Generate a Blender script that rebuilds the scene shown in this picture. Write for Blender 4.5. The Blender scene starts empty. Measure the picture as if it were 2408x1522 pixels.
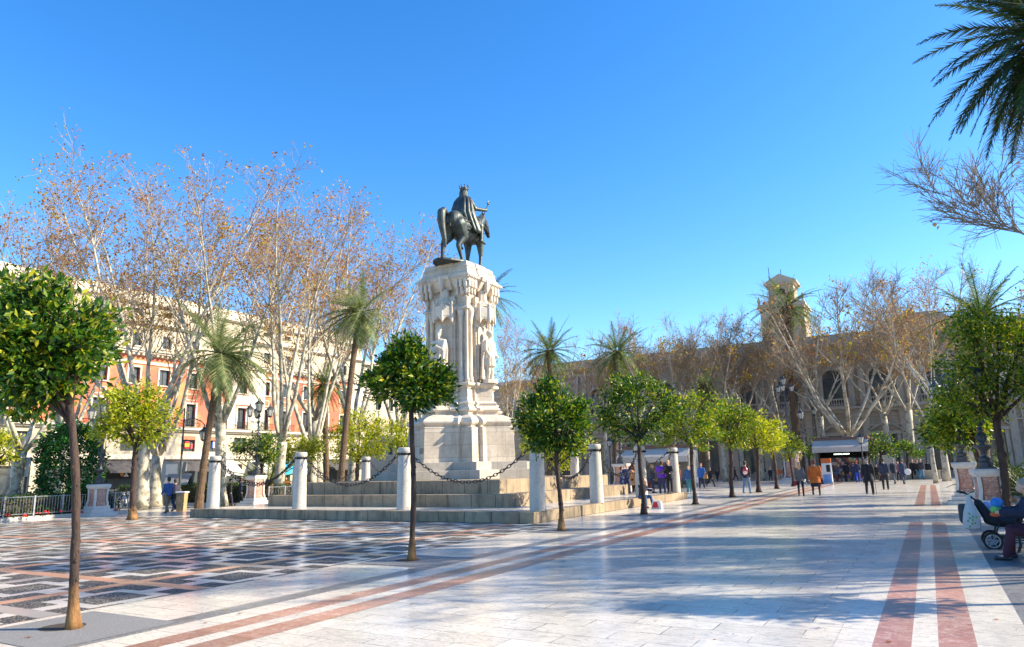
import bpy, bmesh, math, random
import numpy as np
from mathutils import Vector, Matrix, Euler
R=math.radians; PI=math.pi
random.seed(7)
scene=bpy.context.scene
COL=scene.collection
# ---------------------------------------------------------------- camera
LENS,PITCH,ROLL,YAW,EYE=24.93,11.63,1.38,29.72,1.85
def cam_axes():
    p,r,y=R(PITCH),R(ROLL),R(YAW)
    fw=Vector((0,math.cos(p),math.sin(p))); up=Vector((0,-math.sin(p),math.cos(p))); rt=Vector((1,0,0))
    rt2=rt*math.cos(r)-up*math.sin(r); up2=up*math.cos(r)+rt*math.sin(r)
    m=Matrix.Rotation(y,3,'Z')
    return m@rt2,m@up2,m@fw
RT,UP,FW=cam_axes(); FPX=LENS/36*2408
def ray(px,py): return FW*FPX+RT*(px-1204)-UP*(py-761)
def at(px,py,z=0.0):
    """ground point seen at a measured point of the photograph (2408 px wide)"""
    d=ray(px,py); t=(z-EYE)/d.z
    return Vector((d.x*t,d.y*t,z))
def proj(p):
    v=Vector(p)-Vector((0,0,EYE)); d=v.dot(FW)
    return 1204+FPX*v.dot(RT)/d, 761-FPX*v.dot(UP)/d
def hat(py,x,y):
    lo,hi=-2.0,80.0
    for _ in range(40):
        m=(lo+hi)/2
        if proj((x,y,m))[1]>py: lo=m
        else: hi=m
    return lo
def onX(px,py,X):
    d=ray(px,py); t=X/d.x; return d.y*t, EYE+d.z*t
def onY(px,py,Y):
    d=ray(px,py); t=Y/d.y; return d.x*t, EYE+d.z*t
cam=bpy.data.cameras.new('camera'); co=bpy.data.objects.new('camera',cam); COL.objects.link(co)
cam.lens=LENS; cam.sensor_width=36; cam.clip_end=3000; cam.clip_start=.05
mm=Matrix.Identity(4)
for i in range(3):
    mm[i][0]=RT[i]; mm[i][1]=UP[i]; mm[i][2]=-FW[i]
mm[2][3]=EYE
co.matrix_world=mm
scene.camera=co
# ---------------------------------------------------------------- light
SAZ,SEL=28.0,31.0
w=bpy.data.worlds.new('World'); scene.world=w; w.use_nodes=True
nt=w.node_tree; nt.nodes.clear()
sk=nt.nodes.new('ShaderNodeTexSky'); sk.sky_type='NISHITA'; sk.sun_disc=False
sk.sun_elevation=R(SEL); sk.sun_rotation=R(90-SAZ); sk.altitude=50; sk.air_density=1.0; sk.dust_density=0.3; sk.ozone_density=3.0
bg=nt.nodes.new('ShaderNodeBackground'); bg.inputs[1].default_value=0.105
hs=nt.nodes.new('ShaderNodeHueSaturation'); hs.inputs['Hue'].default_value=.505; hs.inputs['Saturation'].default_value=1.33; hs.inputs['Value'].default_value=1.42
ou=nt.nodes.new('ShaderNodeOutputWorld')
nt.links.new(sk.outputs[0],hs.inputs['Color']); nt.links.new(hs.outputs[0],bg.inputs[0]); nt.links.new(bg.outputs[0],ou.inputs[0])
sl=bpy.data.lights.new('sun','SUN'); sl.energy=5.0; sl.angle=R(.53); sl.color=(1,.87,.66)
so=bpy.data.objects.new('sun',sl); COL.objects.link(so)
sd=Vector((math.cos(R(SAZ))*math.cos(R(SEL)),math.sin(R(SAZ))*math.cos(R(SEL)),math.sin(R(SEL))))
so.rotation_euler=sd.to_track_quat('Z','Y').to_euler(); so.location=sd*200
scene.view_settings.view_transform='Standard'; scene.view_settings.look='None'
scene.view_settings.exposure=1.13; scene.view_settings.gamma=1
scene.cycles.max_bounces=6
scene.cycles.transparent_max_bounces=6
# ---------------------------------------------------------------- helpers
def tag(o,label=None,cat=None,group=None,kind=None):
    if label: o['label']=label
    if cat: o['category']=cat
    if group: o['group']=group
    if kind: o['kind']=kind
    return o
def thing(name,label,cat,loc=(0,0,0),rz=0,group=None,s=1.0):
    o=bpy.data.objects.new(name,None); COL.objects.link(o); o.empty_display_size=.3
    o.location=loc; o.rotation_euler=(0,0,rz); o.scale=(s,s,s) if not hasattr(s,'__len__') else s
    return tag(o,label,cat,group)
def dup(root,loc,rz=None,label=None,s=None,group=None):
    def cp(o,par):
        c=o.copy(); COL.objects.link(c)
        if par is not None: c.parent=par; c.matrix_parent_inverse=Matrix.Identity(4)
        for ch in [k for k in bpy.data.objects if k.parent==o]: cp(ch,c)
        return c
    r=cp(root,None); r.location=loc
    if rz is not None: r.rotation_euler=(0,0,rz)
    if s is not None: r.scale=(s,s,s) if not hasattr(s,'__len__') else s
    if label: r['label']=label
    if group: r['group']=group
    return r
class MB:
    def __init__(s): s.v=[]; s.f=[]; s.mi=None
    def add(s,vs,fs):
        n=len(s.v); s.v.extend(vs); s.f.extend([tuple(i+n for i in f) for f in fs]); return s
    def box(s,x0,x1,y0,y1,z0,z1):
        if x0>x1:x0,x1=x1,x0
        if y0>y1:y0,y1=y1,y0
        return s.add([(x0,y0,z0),(x1,y0,z0),(x1,y1,z0),(x0,y1,z0),(x0,y0,z1),(x1,y0,z1),(x1,y1,z1),(x0,y1,z1)],
              [(3,2,1,0),(4,5,6,7),(0,1,5,4),(1,2,6,5),(2,3,7,6),(3,0,4,7)])
    def cbox(s,c,d): return s.box(c[0]-d[0]/2,c[0]+d[0]/2,c[1]-d[1]/2,c[1]+d[1]/2,c[2]-d[2]/2,c[2]+d[2]/2)
    def rings(s,rs,cap=True,close=True):
        n=len(rs[0]); base=len(s.v)
        for r in rs: s.v.extend([tuple(p) for p in r])
        for i in range(len(rs)-1):
            for j in range(n if close else n-1):
                a=base+i*n+j; b=base+i*n+(j+1)%n
                s.f.append((a,b,b+n,a+n))
        if cap:
            s.f.append(tuple(base+n-1-j for j in range(n))); s.f.append(tuple(base+(len(rs)-1)*n+j for j in range(n)))
        return s
    def prism(s,out,levels):
        """levels: list of (z,scale) or (z,outline)"""
        rs=[]
        for z,k in levels:
            o=k if hasattr(k,'__len__') else [(p[0]*k,p[1]*k) for p in out]
            rs.append([(p[0],p[1],z) for p in o])
        return s.rings(rs)
    def lathe(s,prof,c=(0,0,0),n=16,ang=0):
        rs=[[(c[0]+r*math.cos(ang+2*PI*j/n),c[1]+r*math.sin(ang+2*PI*j/n),c[2]+z) for j in range(n)] for r,z in prof]
        return s.rings(rs)
    def tube(s,pts,rad,n=6,cap=True,jit=0):
        pts=[Vector(p) for p in pts]; rs=[]
        if not hasattr(rad,'__len__'): rad=[rad]*len(pts)
        u=None
        for i,p in enumerate(pts):
            t=(pts[min(i+1,len(pts)-1)]-pts[max(i-1,0)])
            if t.length<1e-9: t=Vector((0,0,1))
            t.normalize()
            if u is None:
                u=t.cross(Vector((0,0,1)) if abs(t.z)<.9 else Vector((1,0,0))).normalized()
            else:
                u=(u-t*u.dot(t)).normalized()
            v=t.cross(u); r=rad[i]
            rs.append([tuple(p+(u*math.cos(2*PI*j/n)+v*math.sin(2*PI*j/n))*r*(1+(random.uniform(-jit,jit) if jit else 0))) for j in range(n)])
        return s.rings(rs,cap)
    def ell(s,c,r,n=10,m=7,rot=None):
        rs=[]
        for i in range(m+1):
            a=-PI/2+PI*(i+.02)/(m+.04); 
            ring=[]
            for j in range(n):
                p=Vector((r[0]*math.cos(a)*math.cos(2*PI*j/n),r[1]*math.cos(a)*math.sin(2*PI*j/n),r[2]*math.sin(a)))
                if rot is not None: p=rot@p
                ring.append((p.x+c[0],p.y+c[1],p.z+c[2]))
            rs.append(ring)
        return s.rings(rs)
    def cap(s,a,b,ra,rb,n=10):
        a=Vector(a); b=Vector(b); d=b-a; L=d.length
        if L<1e-6: return s.ell(a,(ra,ra,ra),n)
        d.normalize(); P=[];Q=[]
        for k in (-.97,-.8,-.45,0): P.append(a+d*ra*k); Q.append(ra*math.sqrt(1-k*k))
        for k in (0,.45,.8,.97): P.append(b+d*rb*k); Q.append(rb*math.sqrt(1-k*k))
        return s.tube(P,Q,n)
    def xf(s,m,i0=0):
        for i in range(i0,len(s.v)): s.v[i]=tuple(m@Vector(s.v[i]))
        return s
    def build(s,name,mat,parent=None,smooth=False,bevel=0,loc=None,auto=None):
        me=bpy.data.meshes.new(name); me.from_pydata(s.v,[],s.f)
        if isinstance(mat,(list,tuple)):
            for m in mat: me.materials.append(m)
        elif mat: me.materials.append(mat)
        if s.mi: me.polygons.foreach_set('material_index',s.mi)
        if smooth: me.polygons.foreach_set('use_smooth',[True]*len(me.polygons))
        me.update()
        o=bpy.data.objects.new(name,me); COL.objects.link(o)
        if parent is not None: o.parent=parent
        if loc is not None: o.location=loc
        if bevel:
            b=o.modifiers.new('b','BEVEL'); b.width=bevel; b.segments=2; b.limit_method='ANGLE'; b.angle_limit=R(40)
        if auto: o.modifiers.new('w','WEIGHTED_NORMAL')
        return o
def inst(o,parent,loc=(0,0,0),rz=0,s=None):
    c=o.copy(); COL.objects.link(c); c.parent=parent; c.location=loc; c.rotation_euler=(0,0,rz)
    if s: c.scale=s
    return c
def blob(mb,name,mat,parent,vox=.03,sm=4,fac=.5):
    """one continuous surface out of overlapping shapes"""
    o=mb.build(name,mat,parent)
    m=o.modifiers.new('r','REMESH'); m.mode='VOXEL'; m.voxel_size=vox; m.use_smooth_shade=True
    if sm:
        m=o.modifiers.new('s','SMOOTH'); m.iterations=sm; m.factor=fac
    return o
def freeze(objs):
    """turn modifiers into plain meshes"""
    dg=bpy.context.evaluated_depsgraph_get()
    for o in objs:
        me=bpy.data.meshes.new_from_object(o.evaluated_get(dg)); o.modifiers.clear(); o.data=me
# ---------------------------------------------------------------- materials
class NT:
    def __init__(s,name):
        s.m=bpy.data.materials.new(name); s.m.use_nodes=True; s.t=s.m.node_tree
        s.b=s.t.nodes['Principled BSDF']; s.o=s.t.nodes['Material Output']; s._c=None
    def n(s,ty,**k):
        x=s.t.nodes.new(ty)
        for a,b in k.items(): setattr(x,a,b)
        return x
    def l(s,a,b): s.t.links.new(a,b)
    def val(s,x,inp):
        if isinstance(x,(int,float)): inp.default_value=x
        elif isinstance(x,(tuple,list)): inp.default_value=(*x,1) if len(x)==3 and inp.type=='RGBA' else x
        else: s.l(x,inp)
    def math(s,op,a,b=0.0,c=None,clamp=False):
        x=s.n('ShaderNodeMath',operation=op); x.use_clamp=clamp
        s.val(a,x.inputs[0]); s.val(b,x.inputs[1])
        if c is not None: s.val(c,x.inputs[2])
        return x.outputs[0]
    def mix(s,f,a,b,bt='MIX'):
        x=s.n('ShaderNodeMix',data_type='RGBA',blend_type=bt)
        s.val(f,x.inputs[0]); s.val(a,x.inputs[6]); s.val(b,x.inputs[7]); return x.outputs[2]
    def obj(s):
        if s._c is None: s._c=s.n('ShaderNodeTexCoord').outputs['Object']
        return s._c
    def map(s,sc=(1,1,1),rot=(0,0,0),src=None,loc=(0,0,0)):
        x=s.n('ShaderNodeMapping'); s.l(src or s.obj(),x.inputs[0]); x.inputs['Scale'].default_value=sc; x.inputs['Rotation'].default_value=rot; x.inputs['Location'].default_value=loc
        return x.outputs[0]
    def noise(s,scale,detail=4,rough=.55,src=None,col=False,dist=0):
        x=s.n('ShaderNodeTexNoise'); s.l(src or s.obj(),x.inputs['Vector']); x.inputs['Scale'].default_value=scale
        x.inputs['Detail'].default_value=detail; x.inputs['Roughness'].default_value=rough; x.inputs['Distortion'].default_value=dist
        return x.outputs['Color' if col else 'Fac']
    def ramp(s,f,stops,interp='LINEAR'):
        x=s.n('ShaderNodeValToRGB'); x.color_ramp.interpolation=interp; e=x.color_ramp.elements
        while len(e)<len(stops): e.new(.5)
        for i,(p,c) in enumerate(stops):
            e[i].position=p; e[i].color=(*c,1) if hasattr(c,'__len__') else (c,c,c,1)
        s.l(f,x.inputs[0]); return x.outputs[0]
    def bump(s,h,st=.3,d=.02):
        x=s.n('ShaderNodeBump'); x.inputs['Strength'].default_value=st; x.inputs['Distance'].default_value=d
        s.l(h,x.inputs['Height']); s.l(x.outputs[0],s.b.inputs['Normal'])
    def fin(s,col=None,rough=.6,spec=None,metal=0):
        if col is not None: s.val(col,s.b.inputs['Base Color'])
        s.val(rough,s.b.inputs['Roughness']); s.b.inputs['Metallic'].default_value=metal
        if spec is not None: s.b.inputs['Specular IOR Level'].default_value=spec
        return s.m
def hsv(c,dv=0): return tuple(max(0,x*(1+dv)) for x in c)
def plain(name,c,rough=.6,var=.18,sc=3.0,metal=0,bump=.15,spec=None):
    a=NT(name); f=a.noise(sc,5); g=a.noise(sc*9,3)
    k=a.mix(a.ramp(f,[(.3,0),(.7,1)]),hsv(c,-var),hsv(c,var))
    k=a.mix(a.math('MULTIPLY',g,.35),k,hsv(c,-var*1.6))
    if bump: a.bump(g,bump,.01)
    return a.fin(k,rough,spec,metal)
def leafmat(name,stops,trans=.35,rough=.45):
    a=NT(name)
    g=a.n('ShaderNodeNewGeometry')
    k=a.ramp(g.outputs['Random Per Island'],stops)
    a.fin(k,rough,.4)
    tr=a.n('ShaderNodeBsdfTranslucent'); a.l(k,tr.inputs[0])
    br=a.n('ShaderNodeHueSaturation'); br.inputs['Value'].default_value=1.5; br.inputs['Saturation'].default_value=1.1
    a.l(k,br.inputs['Color']); a.l(br.outputs[0],tr.inputs[0])
    mx=a.n('ShaderNodeMixShader'); mx.inputs[0].default_value=trans
    a.l(a.b.outputs[0],mx.inputs[1]); a.l(tr.outputs[0],mx.inputs[2]); a.l(mx.outputs[0],a.o.inputs[0])
    return a.m
def stone(name,c,dirt=(.12,.10,.08),amt=.35,bw=0,bh=0,joint=.012,rough=.75,axis='z',jc=(.1,.09,.08),streak=.4):
    """weathered stone, optional ashlar joints"""
    a=NT(name)
    f=a.noise(.9,6,.65); g=a.noise(7,5,.6); v=a.noise(2.2,5,.6,src=a.map((1.6,1.6,.25)))
    k=a.mix(a.ramp(g,[(.3,0),(.75,1)]),hsv(c,-.12),hsv(c,.08))
    k=a.mix(a.math('MULTIPLY',a.ramp(f,[(.45,0),(.8,1)]),amt),k,dirt)
    k=a.mix(a.math('MULTIPLY',a.ramp(v,[(.5,0),(.75,1)]),streak*amt),k,dirt)
    hgt=a.math('MULTIPLY',g,.3)
    if bw:
        sp=a.n('ShaderNodeSeparateXYZ'); a.l(a.obj(),sp.inputs[0])
        cb=a.n('ShaderNodeCombineXYZ'); a.l(a.math('ADD',sp.outputs[0],sp.outputs[1]),cb.inputs[0]); a.l(sp.outputs[2],cb.inputs[1])
        b=a.n('ShaderNodeTexBrick'); a.l(cb.outputs[0],b.inputs['Vector']); b.offset=.5
        b.inputs['Scale'].default_value=1; b.inputs['Brick Width'].default_value=bw; b.inputs['Row Height'].default_value=bh
        b.inputs['Mortar Size'].default_value=joint; b.inputs['Mortar Smooth'].default_value=.3
        b.inputs['Color1'].default_value=(1,1,1,1); b.inputs['Color2'].default_value=(.8,.78,.74,1); b.inputs['Mortar'].default_value=(.9,.9,.9,1)
        k=a.mix(.8,k,b.outputs['Color'],'MULTIPLY'); k=a.mix(b.outputs['Fac'],k,jc)
        hgt=a.math('SUBTRACT',hgt,a.math('MULTIPLY',b.outputs['Fac'],1.0))
    a.bump(hgt,.5,.012)
    return a.fin(k,rough)
def marble_nodes(a,c1=(.74,.735,.72),c2=(.55,.56,.58),vein=(.35,.36,.38)):
    w=a.noise(1.3,6,.6,src=a.map((1,.35,1),rot=(0,0,.6)),dist=1.2)
    w2=a.noise(3.5,7,.62,src=a.map((.5,1.4,1),rot=(0,0,-.3)),dist=2)
    k=a.mix(a.ramp(w,[(.35,0),(.7,1)]),c1,c2)
    ln=a.math('ABSOLUTE',a.math('SUBTRACT',w2,.5)); vm=a.ramp(ln,[(0,1),(.025,0)])
    w3=a.noise(9,6,.65,src=a.map((.7,1.6,1),rot=(0,0,.9)),dist=2.5); v3=a.ramp(a.math('ABSOLUTE',a.math('SUBTRACT',w3,.5)),[(0,1),(.018,0)])
    k=a.mix(a.math('MULTIPLY',v3,.4),k,vein)
    return a.mix(a.math('MULTIPLY',vm,.65),k,vein)
def brickn(a,bw,bh,joint,rot=0,off=.5,c2=.86):
    b=a.n('ShaderNodeTexBrick'); a.l(a.map(rot=(0,0,rot),loc=(5,.2,0) if bw>5 else (0,0,0)),b.inputs['Vector']); b.offset=off
    b.inputs['Scale'].default_value=1; b.inputs['Brick Width'].default_value=bw; b.inputs['Row Height'].default_value=bh
    b.inputs['Mortar Size'].default_value=joint; b.inputs['Mortar Smooth'].default_value=.2
    b.inputs['Color1'].default_value=(1,1,1,1); b.inputs['Color2'].default_value=(c2,c2,c2*.99,1); b.inputs['Mortar'].default_value=(1,1,1,1)
    return b
def marble(name,c1,c2,vein,bw=0,bh=0,joint=.004,rot=0,rough=.22,c2b=.84,off=.5,grime=.35):
    a=NT(name); k=marble_nodes(a,c1,c2,vein)
    gr=a.noise(.45,6,.7); k=a.mix(a.math('MULTIPLY',a.ramp(gr,[(.45,0),(.75,1)]),grime),k,(.36,.34,.31))
    sp=a.noise(2.6,5,.75,src=a.map(loc=(7,3,0))); k=a.mix(a.math('MULTIPLY',a.ramp(sp,[(.62,0),(.70,1)]),grime*1.3),k,(.22,.20,.17)); dt=a.noise(17,2,.5); k=a.mix(a.math('MULTIPLY',a.ramp(dt,[(.74,0),(.77,1)]),.55),k,(.10,.09,.08))
    fine=a.noise(14,4,.7); r=a.math('MULTIPLY_ADD',fine,.16,rough)
    if bw:
        b=brickn(a,bw,bh,joint,rot,off,c2b)
        k=a.mix(1,k,b.outputs['Color'],'MULTIPLY'); k=a.mix(a.math('MULTIPLY',b.outputs['Fac'],a.ramp(a.noise(3,3),[(.35,.15),(.65,1)])),k,(.09,.08,.07))
        a.bump(a.math('SUBTRACT',a.math('MULTIPLY',fine,.02),b.outputs['Fac']),.15,.004)
    return a.fin(k,r,.36)
MAT={}
MAT['marble_w']=marble('white_marble_paving',(.85,.78,.67),(.68,.63,.56),(.30,.29,.28),.95,.43,.008,0,.13,.80,grime=.22)
MAT['marble_strip']=marble('white_marble_strip',(.85,.78,.67),(.68,.63,.56),(.30,.29,.28),.62,1.1,.008,PI/2,.13,.88,grime=.22)
MAT['marble_red']=marble('red_marble_band',(.36,.145,.10),(.52,.25,.16),(.85,.70,.60),10.0,1.05,.006,0,.22,.62,0,grime=.2)
MAT['marble_grey']=marble('grey_marble_band',(.13,.13,.13),(.22,.215,.21),(.5,.49,.48),1.1,1.2,.004,0,.25,.85,0)
MAT['marble_post']=marble('bollard_marble',(.60,.545,.455),(.45,.42,.37),(.30,.30,.31),rough=.4,grime=.7)
def bronzem():
    a=NT('bronze'); f=a.noise(2.2,6,.7); g=a.noise(11,5,.6,src=a.map((1,1,.5)),dist=1.0)
    k=a.mix(a.ramp(f,[(.35,0),(.65,1)]),(.040,.045,.045),(.13,.155,.135)); k=a.mix(a.math('MULTIPLY',g,.5),k,(.03,.032,.034)); a.bump(a.math('ADD',g,f),.55,.02)
    return a.fin(k,a.math('MULTIPLY_ADD',g,.3,.32),None,.6)
MAT['bronze']=bronzem()
MAT['iron']=plain('dark_iron',(.035,.037,.04),.45,.3,6,.7,.2)
MAT['rust_iron']=plain('chain_iron',(.04,.035,.035),.5,.3,12,.6,.3)
MAT['lamp_metal']=plain('lamp_metal',(.09,.10,.11),.5,.3,5,.5,.2)
MAT['mon']=stone('monument_stone',(.68,.585,.46),(.26,.21,.16),.6,0,0,streak=1.1)
MAT['mon_ash']=stone('monument_ashlar',(.68,.585,.46),(.28,.23,.18),.6,1.3,.62,.008,jc=(.25,.21,.18),streak=.9)
MAT['step']=stone('step_stone',(.37,.285,.185),(.07,.055,.04),.7,1.15,3.0,.014,jc=(.05,.045,.04),streak=1.2)
MAT['step_p']=stone('pale_step_stone',(.44,.40,.34),(.2,.18,.15),.5,1.2,3.0,.01,jc=(.16,.14,.12),streak=.9)
MAT['cream']=stone('cream_facade',(.56,.49,.36),(.38,.31,.22),.35,2.2,.55,.01,jc=(.45,.4,.32))
MAT['cream2']=stone('cream_trim',(.66,.59,.46),(.42,.36,.27),.3)
MAT['hall']=stone('hall_stone',(.46,.38,.29),(.20,.15,.105),.6,1.3,.5,.015,jc=(.2,.17,.14),streak=.9)
MAT['hall_trim']=stone('hall_trim',(.47,.395,.30),(.19,.16,.13),.5)
MAT['tower']=stone('tower_plaster',(.40,.33,.215),(.22,.17,.11),.4)
def pinkm():
    a=NT('pink_render'); f=a.noise(.35,6,.6); g=a.noise(3,5)
    k=a.mix(a.ramp(f,[(.48,0),(.70,1)]),(.62,.15,.085),(.72,.33,.11)); k=a.mix(a.math('MULTIPLY',g,.3),k,(.48,.14,.09))
    return a.fin(k,.85)
MAT['pink']=pinkm()
def glassm(name,c=(.03,.035,.04),rough=.08):
    a=NT(name); f=a.noise(.5,2)
    return a.fin(a.mix(f,c,hsv(c,1.2)),rough,.5)
MAT['glass']=glassm('window_glass',(.045,.055,.06))
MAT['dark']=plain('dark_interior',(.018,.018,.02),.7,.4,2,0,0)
MAT['white_paint']=plain('white_paint',(.72,.71,.68),.5,.06,2)
MAT['grey_metal']=plain('grey_metal',(.30,.32,.34),.4,.1,4,.4,.1)
MAT['steel']=plain('galvanised_steel',(.38,.40,.42),.4,.12,6,.6,.1)
MAT['asphalt']=None
def gravelm(name,c1,c2,sc=55,rough=.8,rad=.5):
    a=NT(name); v=a.n('ShaderNodeTexVoronoi'); a.l(a.obj(),v.inputs['Vector']); v.inputs['Scale'].default_value=sc
    k=a.ramp(v.outputs['Color'],[(.1,c1),(.9,c2)]); n=a.noise(.8,4)
    k=a.mix(a.math('MULTIPLY',n,.35),k,hsv(c1,-.3)); a.bump(v.outputs['Distance'],.6,.01)
    return a.fin(k,rough)
MAT['asphalt']=gravelm('fine_asphalt',(.17,.165,.155),(.32,.31,.295),110)
MAT['ground']=gravelm('street_ground',(.24,.235,.225),(.36,.35,.33),20)
MAT['pebble']=gravelm('pebbles',(.03,.028,.03),(.36,.33,.28),34)
MAT['soil']=plain('garden_soil',(.06,.045,.03),.9,.3,3)
def barkm(name,c1,c2,sc=4,str_=.8,st=(1,1,.25),rough=.85,spots=None):
    a=NT(name); f=a.noise(sc,6,.65,src=a.map(st)); g=a.noise(sc*5,5,.6,src=a.map(st))
    k=a.mix(a.ramp(f,[(.35,0),(.65,1)]),c1,c2); k=a.mix(a.math('MULTIPLY',g,.5),k,hsv(c1,-.4))
    if spots: k=a.mix(a.ramp(a.noise(spots[0],4,.6),[(.5,0),(.56,1)]),k,spots[1])
    a.bump(a.math('ADD',f,g),str_,.03); return a.fin(k,rough)
MAT['bark_o']=barkm('orange_tree_bark',(.035,.022,.017),(.09,.054,.038),7)
def footm():
    a=NT('lichened_orange_bark'); st=(1,1,.35); f=a.noise(7,6,.65,src=a.map(st)); g=a.noise(34,5,.6,src=a.map(st)); sp=a.n('ShaderNodeSeparateXYZ'); a.l(a.obj(),sp.inputs[0])
    dk=a.mix(a.ramp(f,[(.35,0),(.65,1)]),(.028,.018,.014),(.08,.048,.034)); oc=a.mix(a.ramp(f,[(.35,0),(.65,1)]),(.20,.09,.03),(.45,.24,.08))
    h=a.math('ADD',sp.outputs[2],a.math('MULTIPLY',a.math('SUBTRACT',a.noise(3,5,.7),.5),1.1)); k=a.mix(a.ramp(h,[(.18,1),(.62,0)]),dk,oc); k=a.mix(a.math('MULTIPLY',g,.5),k,(.035,.02,.015))
    a.bump(a.math('ADD',f,g),.9,.03); return a.fin(k,.85)
MAT['bark_foot']=footm()
MAT['bark_p']=barkm('plane_bark',(.46,.41,.31),(.66,.61,.49),1.6,.25,(1,1,.5),.8,(2.6,(.25,.23,.17)))
MAT['bark_t']=barkm('plane_twigs',(.27,.19,.115),(.42,.33,.22),2,.2)
MAT['bark_palm']=barkm('palm_bark',(.09,.055,.032),(.21,.13,.07),6,1,(1,1,2.5))
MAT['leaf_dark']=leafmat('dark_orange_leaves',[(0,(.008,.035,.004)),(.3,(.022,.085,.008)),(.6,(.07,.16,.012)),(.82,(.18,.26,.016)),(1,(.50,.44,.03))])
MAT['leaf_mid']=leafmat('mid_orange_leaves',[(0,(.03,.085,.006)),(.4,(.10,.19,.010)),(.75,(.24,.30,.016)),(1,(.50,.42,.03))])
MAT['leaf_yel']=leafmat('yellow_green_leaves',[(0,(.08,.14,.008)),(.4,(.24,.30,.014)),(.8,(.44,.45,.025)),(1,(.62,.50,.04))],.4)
MAT['leaf_plane']=leafmat('dry_plane_leaves',[(0,(.18,.07,.02)),(.35,(.34,.14,.04)),(.7,(.47,.23,.07)),(.9,(.50,.36,.10)),(1,(.42,.42,.04))],.4,.7)
MAT['leaf_plane_y']=leafmat('turning_plane_leaves',[(0,(.25,.10,.03)),(.3,(.42,.30,.03)),(.6,(.28,.32,.03)),(1,(.45,.22,.06))],.45,.7)
MAT['leaf_palm']=leafmat('palm_fronds',[(0,(.03,.07,.012)),(.5,(.09,.14,.03)),(.85,(.20,.24,.06)),(1,(.38,.34,.12))],.25,.5)
MAT['leaf_palm_d']=leafmat('shaded_palm_fronds',[(0,(.015,.045,.012)),(.6,(.04,.085,.022)),(1,(.13,.15,.05))],.15,.4)  # darker copy of the frond colours, with shade mixed into them
MAT['leaf_palm_l']=leafmat('silver_green_palm_fronds',[(0,(.06,.11,.03)),(.5,(.17,.22,.08)),(.85,(.30,.33,.14)),(1,(.45,.42,.20))],.3,.5)
MAT['hedge']=leafmat('hedge_leaves',[(0,(.01,.03,.006)),(.6,(.03,.075,.01)),(1,(.12,.16,.02))],.25)
_cm={}
def cloth(c,rough=.85):
    k=tuple(round(x,3) for x in c)+(rough,)
    if k not in _cm:
        a=NT('cloth_%d'%len(_cm)); f=a.noise(5,4,.6,src=a.map((1,1,.6)),dist=1.5); g=a.noise(60,3)
        q=a.mix(a.ramp(f,[(.3,0),(.7,1)]),hsv(c,-.25),hsv(c,.25)); a.bump(a.math('ADD',a.math('MULTIPLY',f,3.0),a.math('MULTIPLY',g,.12)),.7,.02); _cm[k]=a.fin(q,rough)
    return _cm[k]
# ================================================================ ground
def sheet(name,x0,x1,y0,y1,z,mat,th=0.0,kind='structure'):
    m=MB()
    if th: m.box(x0,x1,y0,y1,z-th,z)
    else: m.add([(x0,y0,z),(x1,y0,z),(x1,y1,z),(x0,y1,z)],[(0,1,2,3)])
    o=m.build(name,mat); return tag(o,kind=kind)
sheet('ground',-700,700,-300,900,-.012,MAT['ground'])
sheet('plaza_pavement',-60,30,-12,94,0.0,MAT['marble_w'])
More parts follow.
